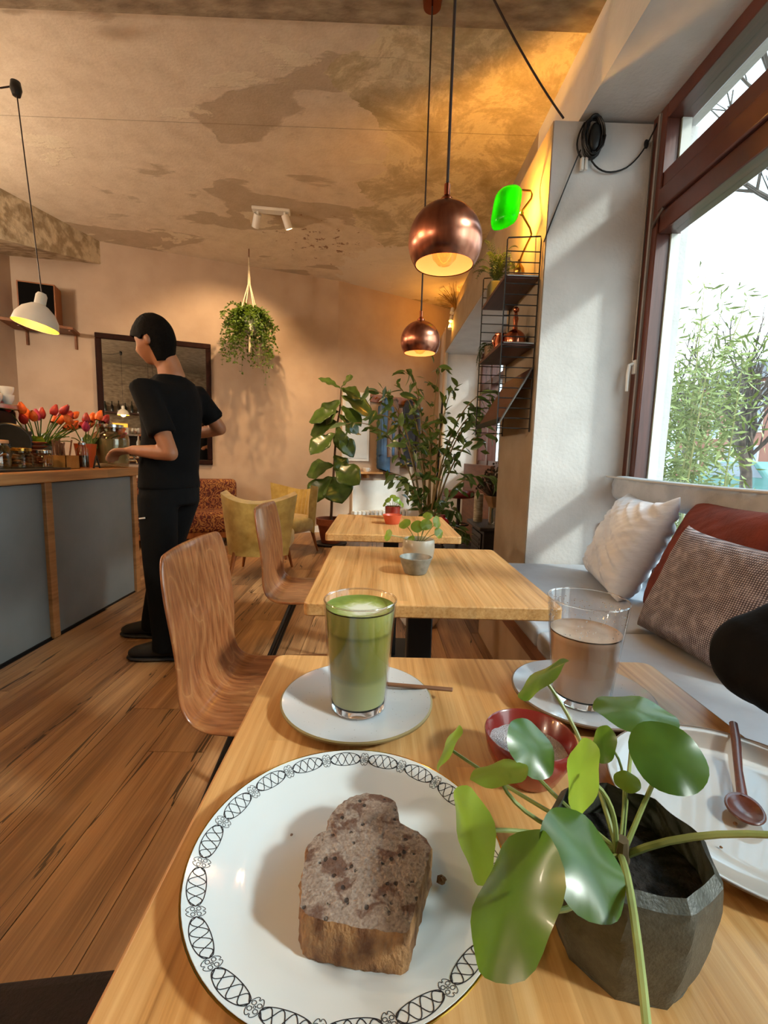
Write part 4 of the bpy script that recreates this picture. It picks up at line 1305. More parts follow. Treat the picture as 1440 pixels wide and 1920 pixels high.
MB().lathe([(0, 0), (.034, 0), (.037, .003), (.051, .046), (.052, .05), (.050, .05), (.046, .044), (.034, .010), (0, .008)], 40, cr).build('coral_bowl', pm('coral_glaze', '#b8452c', '#c95a3c', rough=.4, scale=9), None, smooth=50, label='coral red bowl on the farthest bamboo table', cat='bowl')
small_pilea('potted_succulent', 'little green plant in a dark red pot behind the coral bowl', (.09, 2.62, TZ),
            [(0, 0), (.036, 0), (.043, .03), (.045, .072), (.041, .074), (.04, .06), (0, .05)], MT['red_glaze'], .06,
            [(-.03, 0, .11, .02, -.4, -.6, .6), (.02, -.02, .115, .022, .2, -.8, .5), (.04, 0, .10, .02, .6, -.5, .5), (0, .02, .13, .02, 0, -.5, .8), (-.05, -.01, .085, .016, -.7, -.4, .4), (.055, -.02, .085, .016, .7, -.5, .3)])
# ================================================================ lamps
def copper():
    m, t, b, o = newmat('brushed_copper')
    v = coords(t, (1, 1, .12))
    n = nd(t, 'ShaderNodeTexNoise', {'Vector': v, 'Scale': 26, 'Detail': 5})
    t.links.new(ramp(t, n.outputs[0], [(.3, '#8f5342'), (.6, '#c98467'), (.8, '#dba488')]), b.inputs['Base Color'])
    b.inputs['Metallic'].default_value = 1
    b.inputs['Roughness'].default_value = .27
    b.inputs['Anisotropic'].default_value = .5
    return m
MT['copper'] = copper()
MT['copper_plain'] = pm('polished_copper', '#b5674a', '#c98062', rough=.15, metal=1, scale=6)
MT['cream_enamel'] = pm('cream_enamel', '#c9966a', '#d2a177', rough=.5, scale=4)
MT['filament'] = emis('filament', '#ffb040', 6)
MT['bulb'] = glassmat('bulb_glass', '#fff2d8', gl=.15)
def globe_pendant(label, x, y, z, r, top):
    t = thing('copper_pendant', label, 'pendant lamp', (x, y, z - r), group='copper globe pendants over the tables')
    c = Vector((x, y, z))
    op = radians(127)
    N = 22
    out = [(r * sin(a), r * cos(a)) for a in [op * k / N for k in range(1, N + 1)]]
    MB().lathe([(.012, r)] + out, 64, c).build('shade', MT['copper'], t, smooth=60)
    ri = r - .003
    inn = [(ri * sin(a), ri * cos(a)) for a in [op * k / N for k in range(1, N + 1)]]
    MB().lathe([(.006, ri)] + inn, 64, c).build('inner_shade', MT['cream_enamel'], t, smooth=60)
    MB().lathe([(.020, r - .004), (.020, r + .008), (.009, r + .02), (.009, r + .05), (.004, r + .055), (0, r + .055)], 20, c).build('cap', MT['copper_plain'], t, smooth=40)
    MB().tube([(x, y, z + r + .05), (x, y, top)], .0042, 8).build('cord', MT['cable'], t)
    MB().lathe([(0, r - .002), (.018, r - .005), (.018, r - .055), (0, r - .055)], 20, c).build('socket', MT['copper_plain'], t)
    b = MB().lathe([(.012, r - .055), (.02, r - .07), (.036, r - .105), (.040, r - .13), (.034, r - .155), (.018, r - .172), (0, r - .177)], 28, c).build('bulb', MT['bulb'], t, smooth=70)
    fp = []
    for k in range(33):
        a = 2 * pi * k / 32 * 1.0
        fp.append(c + Vector((.020 * cos(a), .020 * sin(a), r - .105 + .010 * sin(6 * a))))
    MB().tube(fp, .0014, 6).build('filament', MT['filament'], b)
    lamp('pendant_light', (x, y, z - .045), .8, WARM, .035, parent=t)
    MB().lathe([(0, top - .028), (.045, top - .028), (.05, top), (0, top)], 24, (x, y, 0)).build('ceiling_rose', MT['copper_plain'], t)
    return t
globe_pendant('nearer copper globe pendant lamp over the middle table', .180, 1.43, 1.735, .1085, HC - .035)
globe_pendant('smaller-looking copper globe pendant over the farthest table', .213, 2.60, 1.736, .1085, HC - .035)

MT['white_enamel'] = pm('white_enamel', '#c9c3b8', '#d6d0c6', rough=.35, scale=5)
MT['lit_inner'] = pm('lit_enamel', '#e8b030', '#eebb40', rough=.5, scale=4, emit='#ffb400', es=1.1)
def bell_pendant(label, x, y, z, top, anchor, tilt=0):
    t = thing('enamel_pendant', label, 'pendant lamp', (x, y, z), group='white enamel pendants over the counter')
    c = Vector((x, y, z))
    R_ = Matrix.Rotation(radians(tilt), 3, 'Y') @ Matrix.Rotation(radians(-tilt * .7), 3, 'X')
    MB().lathe([(.0, .205), (.022, .205), (.030, .19), (.030, .135), (.045, .128), (.085, .095), (.112, .05), (.122, .0)], 48, c, R_).build('shade', MT['white_enamel'], t, smooth=50)
    MB().lathe([(.0, .125), (.042, .122), (.082, .090), (.109, .048), (.119, .001)], 48, c, R_).build('lit_inside', MT['lit_inner'], t, smooth=50)
    MB().ball(c + Vector((0, 0, .07)), .026, 14, 8).build('bulb', emis('opal_bulb', '#ffdc90', 9), t)
    MB().tube([c + R_ @ Vector((0, 0, .2)), anchor], .0035, 7).build('cord', MT['cable'], t)
    h = MB().lathe([(0, -.06), (.02, -.055), (.03, -.02), (.024, .02), (0, .03)], 16, anchor).build('cord_grip', MT['black'], t, smooth=60)
    A = Vector(anchor)
    MB().tube(bez(A, A + Vector((-.3, -.1, -.16)), A + Vector((-.7, -.2, .08))), .0045, 7).build('swag_cable', MT['cable'], t)
    lamp('counter_light', c + Vector((0, 0, .015)), 3.5, (1, .66, .26), .05, parent=t)
    return t
bell_pendant('white enamel bell pendant glowing yellow over the counter', -2.13, 2.93, 1.835, HC, Vector((-2.155, 2.93, 3.17)), 10)
bell_pendant('added white enamel bell pendant, unseen over the counter behind the viewer', -2.1, .2, 1.85, HC, Vector((-2.1, .2, 3.2)), 0)  # pendant copy added out of view to warm the ceiling

# ceiling spotlights
sl = thing('ceiling_spotlight', 'white double spotlight mounted on the peeling ceiling', 'spotlight', (-1.1, 4.72, HC))
MB().obox((-1.1, 4.72, HC - .014), (.36, .09, .028), Matrix.Rotation(radians(6), 3, 'Z')).build('mounting_plate', MT['white_paint'], sl, bevel=.006)
for dx, tgt in ((-.13, (-.35, .55, -.75)), (.13, (.28, .35, -.85))):
    a = Vector((-1.1 + dx, 4.72, HC - .028)); d = Vector(tgt).normalized()
    hd_ = MB().tube([a + Vector((0, 0, -.02)), a + Vector((0, 0, -.02)) + d * .12], .036, 18).build('spot_head', MT['white_paint'], sl)
    MB().tube([a, a + Vector((0, 0, -.04))], .012, 10).build('stem', MT['white_paint'], hd_)
    MB().tube([a + Vector((0, 0, -.02)) + d * .119, a + Vector((0, 0, -.02)) + d * .122], .028, 16).build('lens', emis('spot_lens', '#ffd090', 8), hd_)
    lamp('spot', a + Vector((0, 0, -.02)) + d * .13, 95, (1, .66, .34), .03, 'SPOT', sl, d, 95)

# ceiling hooks: swagged cable from pendants to the pier, coiled cable on the pier
MB().tube(bez((.43, 2.45, HC - .05), (.72, 2.63, 3.14), (.985, 2.775, 3.005), 14), .0055, 8).build('swag_cable', MT['cable'], None, label='brown cable swagged from the ceiling to the white pier', cat='cable')
co = thing('coiled_cable', 'bundle of black cable coiled and hung high on the white pier', 'cable', (1.14, 2.77, 2.75))
cm = MB()
R = random.Random(2)
for k in range(9):
    rx, rz = R.uniform(.035, .06), R.uniform(.075, .11); ph = R.uniform(0, 6)
    cm.tube([(1.15 + rx * cos(a) + R.uniform(-.004, .004), 2.765 - .004 * k, 2.90 + rz * sin(a)) for a in [2 * pi * q / 22 for q in range(23)]], .0055, 6, caps=False)
cm.build('coil', MT['black'], co, smooth=60)
MB().ball((1.16, 2.75, 2.90), .05, 12, 8, (.7, .35, 1.5)).build('bundle', MT['black'], co)
MB().tube(bez((1.10, 2.765, 2.98), (1.03, 2.765, 2.85), (1.11, 2.765, 2.79), 8) + bez((1.11, 2.765, 2.79), (1.16, 2.765, 2.80), (1.15, 2.765, 2.84), 6)[1:], .005, 6).build('loop', MT['black'], co)
for dx in (0, .022):
    MB().box(1.095 + dx, 1.112 + dx, 2.755, 2.775, 2.735, 2.80).build('white_plug', MT['white_paint'], co, bevel=.003)
MB().tube(bez((1.13, 2.77, 2.84), (1.2, 2.77, 2.68), (1.36, 2.77, 2.76), 10) + bez((1.36, 2.77, 2.76), (1.45, 2.77, 2.82), (1.50, 2.75, 2.98), 8)[1:], .0045, 6).build('lead', MT['black'], co)
MB().ball((1.46, 2.768, 2.885), .014, 10, 6, (1, .6, 1.8)).build('inline_switch', MT['black'], co)
MB().tube(bez((1.09, 2.765, 2.84), (1.0, 2.77, 2.6), (.925, 2.79, 2.36), 12), .004, 6).build('lead', MT['black'], co)

# ================================================================ wire shelf on the pier side wall
sh = thing('wire_shelf', 'black wire ladder wall shelf with brown boards beside the pier', 'shelf', (.83, 3.13, 1.27))
wm_ = MT['black']
def ladder(y, za, zb):
    m = MB()
    for xx in (.725, .925):
        MB().tube([(xx, y, za), (xx, y, zb)], .0042, 7).build('upright', wm_, sh)
    MB().tube([(.725, y, zb), (.73, y, zb + .012), (.92, y, zb + .025), (.925, y, zb)], .0042, 7).build('top_rung', wm_, sh)
    n = int((zb - za) / .0605)
    for k in range(n):
        z = za + .02 + k * .0605
        MB().tube([(.725, y, z), (.925, y, z - .0)], .0032, 6).build('rung', wm_, sh)
ladder(2.835, 1.275, 2.385)
ladder(3.45, 1.275, 2.385)
MT['shelf_wood'] = wood('shelf_wood', ['#3a201b', '#52312b', '#634139'], grain=(30, 2, 30), rough=.45)
for z in (2.185, 1.80):
    MB().box(.722, .93, 2.845, 3.44, z - .010, z + .010).build('shelf_board', MT['shelf_wood'], sh, bevel=.002)
    MB().tube([(.735, 2.836, z + .004), (.92, 2.836, z + .004)], .006, 8).build('clip', MT['steel'], sh)
    MB().tube([(.735, 3.45, z + .004), (.92, 3.45, z + .004)], .006, 8).build('clip', MT['steel'], sh)
q = MB()
q.add([(.925, 2.845, 1.665), (.925, 3.44, 1.665), (.735, 3.44, 1.335), (.735, 2.845, 1.335), (.932, 2.845, 1.655), (.932, 3.44, 1.655), (.742, 3.44, 1.325), (.742, 2.845, 1.325)],
      [(0, 1, 2, 3), (7, 6, 5, 4), (0, 4, 5, 1), (1, 5, 6, 2), (2, 6, 7, 3), (3, 7, 4, 0)])
q.build('sloping_board', MT['shelf_wood'], sh)
MB().tube([(.92, 2.832, 1.66), (.735, 2.832, 1.325)], .007, 8).build('slope_bar', pm('dull_steel', '#6d6a66', rough=.5, metal=.8), sh)
MB().box(.725, .738, 2.845, 3.44, 1.322, 1.352).build('lip', MT['black'], sh)

# banker lamp
bl = thing('banker_lamp', 'brass desk lamp with glowing green glass shade on the top shelf', 'lamp', (.84, 2.98, 2.195))
bc = Vector((.845, 2.98, 2.195))
MB().lathe([(0, 0), (.045, 0), (.045, .012), (.03, .02), (.022, .045), (.034, .065), (.03, .09), (.012, .115), (.012, .14), (0, .14)], 24, bc).build('base', MT['brass'], bl, smooth=40)
MB().tube([bc + Vector(p) for p in ((0, 0, .13), (.02, 0, .19), (.055, -.005, .27), (.062, -.005, .29), (.05, -.005, .325), (-.005, -.01, .40), (-.012, -.01, .415), (.0, -.01, .43), (.045, -.012, .49), (.048, -.012, .515), (.035, -.012, .535), (-.04, -.015, .535))], .0065, 8).build('arm', MT['brass'], bl)
MB().ball(bc + Vector((-.008, -.01, .405)), .013, 10, 6).build('joint', MT['brass'], bl)
def green():
    m, t, b, o = newmat('green_glass_shade')
    b.inputs['Base Color'].default_value = lin('#1d8a12')
    b.inputs['Roughness'].default_value = .12
    b.inputs['Emission Color'].default_value = lin('#3be000')
    v = coords(t)
    s = nd(t, 'ShaderNodeSeparateXYZ', {0: v})
    tr = nd(t, 'ShaderNodeBsdfTranslucent', {'Color': lin('#35b808')})
    mx = nd(t, 'ShaderNodeMixShader', {0: .6})
    t.links.new(b.outputs[0], mx.inputs[1]); t.links.new(tr.outputs[0], mx.inputs[2])
    t.links.new(mx.outputs[0], o.inputs[0])
    b.inputs['Emission Strength'].default_value = .12
    return m
MT['green_glass'] = green()
sc_ = Vector((.735, 2.97, 2.635))
yl = Vector((.16, .25, .95)).normalized(); zl = Vector((-.62, -.72, .15)); zl = (zl - yl * zl.dot(yl)).normalized(); xl = yl.cross(zl)
Rs = Matrix((xl, yl, zl)).transposed()
def shade(u, v):
    a = pi * v
    y = (u - .5) * .27
    e = max(.0, 1 - abs(2 * u - 1) ** 5) ** .5
    return sc_ + Rs @ Vector((.088 * cos(a) * (.25 + .75 * e), y, .07 * sin(a) * e - .02))
MB().grid(shade, 25, 21).build('shade', MT['green_glass'], bl, smooth=80, solid=.003)
MB().tube([sc_ + Rs @ Vector((0, -.06, -.005)), sc_ + Rs @ Vector((0, .06, -.005))], .014, 10).build('bulb', emis('tube_bulb', '#ffe2a0', 10), bl)
lamp('banker_light', sc_ + Rs @ Vector((0.0, .04, -.06)), 22, (1, .44, .06), .02, parent=bl)

# fern, copper pieces, trailing plant on the shelf
def frond_leaves(mb, pts, L, R, droop=.2):
    n = len(pts)
    for i in range(2, n):
        d = (pts[i] - pts[i - 1]).normalized()
        s = d.cross(Vector((0, 0, 1)))
        if s.length < .05: s = Vector((1, 0, 0))
        s.normalize()
        l = L * (1 - .75 * i / n)
        for sg in (-1, 1):
            dd = (s * sg + d * .5 + Vector((0, 0, -droop))).normalized()
            w = d * (l * .22)
            a = pts[i]
            mb.add([a - w, a + dd * l * .55 - w * .7 + Vector((0, 0, .1 * l)), a + dd * l, a + dd * l * .5 + w], [(0, 1, 2, 3)])
MT['fern'] = leafmat('fern_leaf', '#1c2c14', '#2f4520', .5, .15)
fn_ = thing('potted_fern', 'dark bushy fern in an olive pot on the top wire shelf', 'plant', (.775, 3.3, 2.195))
MB().prism(rrect(.735, .835, 3.26, 3.38, .02), 2.195, 2.315).build('pot', pm('olive_pot', '#3b3a22', '#4a4a2c', rough=.5, scale=9), fn_, bevel=.004)
fm_ = MB(); R = random.Random(6)
for k in range(22):
    a = R.uniform(0, 2 * pi); l = R.uniform(.14, .30); up = R.uniform(.10, .30)
    b0 = Vector((.785, 3.32, 2.31))
    e_ = b0 + Vector((cos(a) * l * .75, sin(a) * l * .6, up * R.uniform(.2, .9)))
    pts = bez(b0, b0 + Vector((cos(a) * l * .3, sin(a) * l * .25, up)), e_, 16)
    fm_.tube(pts, .0015, 4)
    frond_leaves(fm_, pts, .045, R)
for hx, hz in ((-.05, .28), (.06, .26), (.0, .22)):
    pts = bez((.785, 3.32, 2.31), (.785 + hx * .6, 3.3, 2.31 + hz * .7), (.785 + hx, 3.28, 2.31 + hz), 18)
    frond_leaves(fm_, pts, .04, R)
o = fm_.build('fronds', MT['fern'], fn_, weld=False); o['kind'] = 'stuff'

kt = thing('copper_still', 'copper bell-shaped vessel with long neck on the lower wire shelf', 'vessel', (.845, 3.0, 1.81))
kc = Vector((.848, 3.0, 1.81))
MB().lathe([(0, 0), (.062, 0), (.066, .006), (.066, .06), (.060, .082), (.04, .102), (.016, .115), (.013, .15), (.018, .18), (.012, .2), (.010, .215)], 36, kc).build('vessel', MT['copper_plain'], kt, smooth=50)
MB().ball(kc + Vector((0, 0, .235)), .019, 14, 8).build('stopper', MT['copper_plain'], kt)
mg = thing('copper_jug', 'small copper jug beside the bell-shaped copper vessel', 'jug', (.765, 3.05, 1.81))
MB().lathe([(0, 0), (.035, 0), (.038, .05), (.03, .085), (.033, .1), (.030, .1), (.027, .085), (.034, .05), (0, .01)], 24, (.768, 3.06, 1.81)).build('body', MT['copper_plain'], mg, smooth=50)
MB().tube(bez((.738, 3.05, 1.90), (.705, 3.05, 1.88), (.735, 3.05, 1.83)), .005, 6).build('handle', MT['copper_plain'], mg)
tp = thing('trailing_plant', 'trailing plant in a beige pot at the far end of the lower shelf', 'plant', (.79, 3.33, 1.81))
MB().lathe([(0, 0), (.05, 0), (.06, .08), (.055, .085), (.05, .07), (0, .065)], 24, (.79, 3.33, 1.81)).build('pot', pm('beige_pot', '#8a745c', '#9c866c', rough=.7), tp, smooth=50)
tm = MB()
for k in range(10):
    a = R.uniform(pi * .6, pi * 1.6)
    b0 = Vector((.79, 3.33, 1.89))
    pts = bez(b0, b0 + Vector((cos(a) * .08, sin(a) * .08, .07)), b0 + Vector((cos(a) * .11, sin(a) * .12, R.uniform(-.14, -.02))), 9)
    tm.tube(pts, .0015, 4); frond_leaves(tm, pts, .04, R, .5)
o = tm.build('foliage', MT['fern'], tp, weld=False); o['kind'] = 'stuff'

# ledge lights and dried grass at the far end
dg = thing('dried_grass', 'bundle of dried grass glowing orange up on the far ledge', 'dried grass', (1.0, 6.45, 3.0))
gm = MB()
for k in range(90):
    a = R.uniform(0, 2 * pi)
    b0 = Vector((1.0, 6.45, 3.01))
    e_ = b0 + Vector((-abs(cos(a)) * R.uniform(.05, .26), sin(a) * .25, R.uniform(.15, .38)))
    gm.tube(bez(b0, b0 + Vector((0, 0, .18)), e_, 5), .0022, 3)
o = gm.build('stalks', pm('straw', '#7a5a28', '#a07a38', rough=.8), dg); o['kind'] = 'stuff'
fl_ = thing('ledge_spot', 'string of small white spot lamps hanging at the far ledge', 'spotlight', (.93, 6.3, 2.85))
for k, (yy, zz) in enumerate(((6.25, 3.06), (6.32, 2.98), (6.38, 2.90))):
    MB().tube([(.925, yy, zz), (.915, yy - .03, zz - .07)], [.022, .03], 14).build('spot_head', MT['white_paint'], fl_)
MB().tube([(.93, 6.25, 3.05), (.932, 6.32, 2.97), (.932, 6.38, 2.88)], .006, 6).build('cable', MT['cable'], fl_)
lamp('ledge_glow', (.985, 6.6, 3.09), 6, (1, .42, .05), .03, parent=dg)
lamp('ledge_spot_light', (.9, 6.33, 2.86), 3, (1, .45, .06), .02, parent=fl_)

# ================================================================ back wall
mr = AB(1.38, .0, .93)
mi = thing('wall_mirror', 'large dark-framed mirror hanging on the back wall behind the man', 'mirror', AB((Vector((-2.735, 5.72, 0)) - WA).dot(dab), 0, .93), ang_ab)
X = XF[mi.name]
MT['mirror'] = pm('mirror_silver', '#d8d8d4', rough=.015, metal=1, scale=2)
MT['frame_wood'] = wood('frame_wood', ['#180a06', '#26100a', '#33180f'], grain=(20, 20, 20), rough=.65)
for n_ in MT['frame_wood'].node_tree.nodes:
    if n_.type == 'BSDF_PRINCIPLED': n_.inputs['Specular IOR Level'].default_value = .12
hw_, hh_ = .627, 1.5
fw_ = .062
MB().box(-hw_ + fw_, hw_ - fw_, -.018, -.012, fw_, hh_ - fw_).xf(X).build('mirror_glass', MT['mirror'], mi, smooth=0)
for nm, a in (('frame_rail', (-hw_, hw_, 0, fw_)), ('frame_rail', (-hw_, hw_, hh_ - fw_, hh_)), ('frame_stile', (-hw_, -hw_ + fw_, fw_, hh_ - fw_)), ('frame_stile', (hw_ - fw_, hw_, fw_, hh_ - fw_))):
    MB().box(a[0], a[1], -.04, -.002, a[2], a[3]).xf(X).build(nm, MT['frame_wood'], mi, bevel=.008)

# corner shelf with speaker
s0 = .38
ws = thing('wall_board', 'brown wooden wall board on brackets high in the left corner', 'shelf', AB(s0, .15, 2.36), ang_ab)
MB().prism([tuple(AB(.0, .01, 0).xy), tuple(AB(.62, .01, 0).xy), tuple(AB(.62, .28, 0).xy), tuple(AB(.0, .42, 0).xy)], 2.375, 2.405).build('board', MT['bench_wood'], ws, bevel=.003)
for ss in (.12, .58):
    a = AB(ss, .012, 2.374)
    MB().bar(a, AB(ss, .26, 2.374), .02, .02).build('bracket_arm', MT['bench_wood'], ws)
    MB().bar(a, AB(ss, .012, 2.22), .025, .02).build('bracket_leg', MT['bench_wood'], ws)
bx = thing('wooden_speaker', 'wooden speaker box with black front on the corner wall board', 'speaker', AB(.30, .16, 2.405), ang_ab)
X = XF[bx.name]
MB().box(-.17, .17, -.11, .11, 0, .42).xf(X).build('cabinet', MT['leg_wood'], bx, bevel=.004)
MB().box(-.155, .155, -.118, -.11, .015, .405).xf(X).build('front_cloth', pm('speaker_cloth', '#0a0807', rough=.95, spec=.1), bx)

# hanging plant
hp = thing('hanging_plant', 'bushy trailing plant in a macrame hanger from the ceiling', 'plant', (-1.565, 5.6, 2.5))
pcn = Vector((-1.565, 5.6, 2.52))
MB().lathe([(0, 0), (.08, 0), (.12, .08), (.125, .16), (.118, .16), (.11, .1), (0, .1)], 28, pcn).build('pot', MT['white_ceramic'], hp, smooth=50)
MB().tube([(-1.565, 5.6, HC), (-1.565, 5.6, HC - .10)], .006, 6).build('ceiling_hook', pm('rust_hook', '#6b3a1c', rough=.8), hp)
MT['cotton_cord'] = pm('cotton_cord', '#cfc0a4', rough=.9, scale=40, bmp=.3)
for k in range(4):
    a = pi / 4 + k * pi / 2
    MB().tube([(-1.565, 5.6, HC - .09), (-1.565 + .012 * cos(a), 5.6 + .012 * sin(a), 3.05), pcn + Vector((.126 * cos(a), .126 * sin(a), .16)), pcn + Vector((.085 * cos(a), .085 * sin(a), -.01)), pcn + Vector((0, 0, -.05))], .006, 6).build('macrame_cord', MT['cotton_cord'], hp)
MB().tube([pcn + Vector((0, 0, -.04)), pcn + Vector((.005, 0, -.24))], [.012, .02], 8).build('tassel', MT['cotton_cord'], hp)
MT['hang_leaf'] = leafmat('hanging_leaf', '#3a4f20', '#66803a', .45, .25)
hm = MB(); R = random.Random(12)
for k in range(170):
    a = R.uniform(0, 2 * pi); rr = R.uniform(.06, .32)
    st_ = pcn + Vector((.06 * cos(a), .06 * sin(a), .14))
    top = pcn + Vector((rr * .6 * cos(a), rr * .6 * sin(a), .14 + R.uniform(.05, .30)))
    dr_ = R.uniform(-.05, .25) if rr < .15 else R.uniform(-.42, .16)
    en = pcn + Vector((rr * 1.12 * cos(a), rr * cos(a) * .05 + rr * sin(a), dr_))
    pts = bez(st_, top, en, 16)
    hm.tube(pts, .0015, 3, caps=False)
    for p in pts[3:]:
        for j in range(3):
            d = Vector((R.uniform(-1, 1), R.uniform(-1, 1), R.uniform(-.9, .5))).normalized()
            w = d.cross(Vector((R.uniform(-1, 1), R.uniform(-1, 1), 1))).normalized()
            l = R.uniform(.026, .052)
            hm.add([p, p + d * l * .5 + w * l * .3, p + d * l, p + d * l * .5 - w * l * .3], [(0, 1, 2, 3)])
for ex, ez in ((.20, -.62), (.24, -.52), (.17, -.45), (-.30, -.40)):
    pts = bez(pcn + Vector((ex * .5, -.05, .15)), pcn + Vector((ex * 1.2, -.08, .2)), pcn + Vector((ex, -.06, ez)), 20)
    hm.tube(pts, .0015, 3, caps=False)
    for p in pts[5:]:
        for j in range(4):
            d = Vector((R.uniform(-1, 1), R.uniform(-1, 1), R.uniform(-.9, .3))).normalized()
            w = d.cross(Vector((R.uniform(-1, 1), R.uniform(-1, 1), 1))).normalized(); l = R.uniform(.02, .034)
            hm.add([p, p + d * l * .5 + w * l * .3, p + d * l, p + d * l * .5 - w * l * .3], [(0, 1, 2, 3)])
o = hm.build('foliage', MT['hang_leaf'], hp, weld=False); o['kind'] = 'stuff'

# far wall: framed panel, shelf with cup, coats, radiator
dbc = (WC - WB).normalized(); nbc = Vector((dbc.y, -dbc.x, 0)); ang_bc = atan2(dbc.y, dbc.x)
def BC(s, off, z): return WB + dbc * s + nbc * off + Vector((0, 0, z))
wp = thing('wall_panel', 'white framed panel on the far wall behind the fiddle-leaf fig', 'panel', BC(.30, 0, 1.02), ang_bc)
X = XF[wp.name]
MB().box(-.22, .22, -.022, -.002, 0, .98).xf(X).build('frame', MT['white_paint'], wp, bevel=.004)
MB().box(-.18, .18, -.027, -.022, .04, .94).xf(X).build('sheet', pm('pale_sheet', '#cdd2d2', '#d8dcdc', rough=.3), wp)
wsf = thing('wall_ledge', 'narrow wooden wall ledge under the coats', 'shelf', BC(.47, 0, .84), ang_bc)
X = XF[wsf.name]
MB().box(-.22, .22, -.16, -.002, 0, .028).xf(X).build('board', MT['bamboo_edge'], wsf, bevel=.003)
MB().box(-.02, .02, -.1, -.002, -.06, 0).xf(X).build('bracket', MT['bamboo_edge'], wsf)
cu = BC(.44, .09, .868)
cup = thing('ceramic_cup', 'small white cup standing on the wall ledge', 'cup', cu)
MB().lathe([(0, 0), (.03, 0), (.048, .03), (.052, .06), (.049, .06), (.044, .03), (0, .006)], 24, cu).build('body', MT['white_ceramic'], cup, smooth=50)
MB().tube(bez(cu + Vector((.048, 0, .05)), cu + Vector((.085, 0, .04)), cu + Vector((.044, 0, .018))), .004, 6).build('handle', MT['white_ceramic'], cup)
cr_ = thing('coat_rack', 'wooden peg rack on the far wall holding coats', 'coat rack', BC(.95, 0, 1.93), ang_bc)
X = XF[cr_.name]
MB().box(-.42, .42, -.025, -.002, -.05, .06).xf(X).build('board', MT['leg_wood'], cr_, bevel=.004)
for k in range(5):
    MB().tube([X @ Vector((-.34 + k * .17, -.02, 0)), X @ Vector((-.34 + k * .17, -.08, .02))], .011, 8).build('peg', MT['leg_wood'], cr_)
def coat(label, s, w, h, mat, ribs, seed):
    t = thing('hanging_coat', label, 'coat', BC(s, .09, 1.95 - h), ang_bc, group='coats on the peg rack')
    X = XF[t.name]
    def f(u, v):
        a = 2 * pi * u
        sh_ = .25 + .75 * min(1, v * 3.2) ** .7
        ww = w * sh_ * (1 + .06 * sin(v * 9 + seed))
        rib = 1 + (.06 * abs(sin(v * ribs * pi)) if ribs else .05 * sin(3 * a + seed))
        return X @ Vector((cos(a) * ww * rib, sin(a) * (.035 + .03 * v) * rib + .03 * 0, h - v * h * (1 + .03 * cos(a))))
    MB().grid(f, 28, 46, cu=True).build('body', mat, t, smooth=60)
    for sg in (-1, 1):
        pts = [X @ Vector((sg * w * .75, -.03, h * .88)), X @ Vector((sg * w * 1.0, -.05, h * .6)), X @ Vector((sg * w * .9, -.06, h * .22))]
        m = MB().tube(bez(*pts, 22), [(.045 * (1 + (.12 * abs(sin(i * 1.0)) if ribs else 0)), .035) for i in range(23)], 12)
        m.build('sleeve', mat, t, smooth=60)
    MB().tube([X @ Vector((-.05, -.02, h - .03)), X @ Vector((0, -.035, h + .0)), X @ Vector((.05, -.02, h - .03))], .018, 8).build('collar', mat, t)
    return t
coat('blue quilted puffer jacket hanging on the peg rack', .74, .115, 1.06, pm('blue_quilt', '#1f3550', '#3c6286', rough=.45, scale=3), 17, 1)
coat('taupe coat hanging between the blue jacket and the dark coat', .90, .12, 1.10, pm('taupe_wool', '#6e5a50', '#7f6a5e', rough=.9), 0, 2)
coat('charcoal coat hanging at the right of the peg rack', 1.16, .17, .98, pm('charcoal_wool', '#26262b', '#36363c', rough=.9), 0, 4)
rd = thing('radiator', 'white ribbed radiator low on the far wall', 'radiator', BC(.72, .09, .06), ang_bc)
X = XF[rd.name]
for k in range(14):
    MB().box(-.49 + k * .07, -.44 + k * .07, -.05, .05, .03, .24).xf(X).build('fin', MT['white_paint'], rd, bevel=.01)
MB().box(-.50, .50, -.03, .03, .20, .215).xf(X).build('top_pipe', MT['white_paint'], rd)
MB().box(-.50, .50, -.03, .03, .05, .065).xf(X).build('bottom_pipe', MT['white_paint'], rd)
MB().box(-.45, -.42, -.03, .03, -.06, .05).xf(X).build('foot', MT['white_paint'], rd)
MB().box(.42, .45, -.03, .03, -.06, .05).xf(X).build('foot', MT['white_paint'], rd)

# ================================================================ large plants
# fiddle-leaf fig
fg = thing('fiddle_leaf_fig', 'fiddle-leaf fig tree in a terracotta pot by the far wall', 'plant', (-.565, 5.52, 0))
fb = Vector((-.565, 5.52, 0))
MB().lathe([(0, 0), (.17, 0), (.20, .015), (.20, .03), (.15, .025), (0, .02)], 32, fb).build('drip_saucer', pm('dark_saucer', '#2b221d', rough=.7), fg)
MB().lathe([(0, .03), (.115, .03), (.16, .255), (.178, .255), (.182, .33), (.165, .33), (.155, .28), (0, .27)], 36, fb).build('pot', MT['terracotta'], fg, smooth=40)
MB().lathe([(0, .295), (.155, .29)], 24, fb).build('soil', MT['soil'], fg)
trk = [fb + Vector(p) for p in ((0, 0, .28), (.01, 0, .6), (.03, .01, 1.0), (.05, .0, 1.4), (.09, 0, 1.65), (.10, 0, 1.9))]
MB().tube(trk, [.017, .016, .014, .012, .010, .007], 9).build('trunk', pm('fig_bark', '#5a4434', '#71594a', rough=.9, scale=20), fg)
MT['fig_leaf'] = leafmat('fig_leaf', '#3a4f22', '#55702f', .28, .15, '#7f9a2c', scale=12)
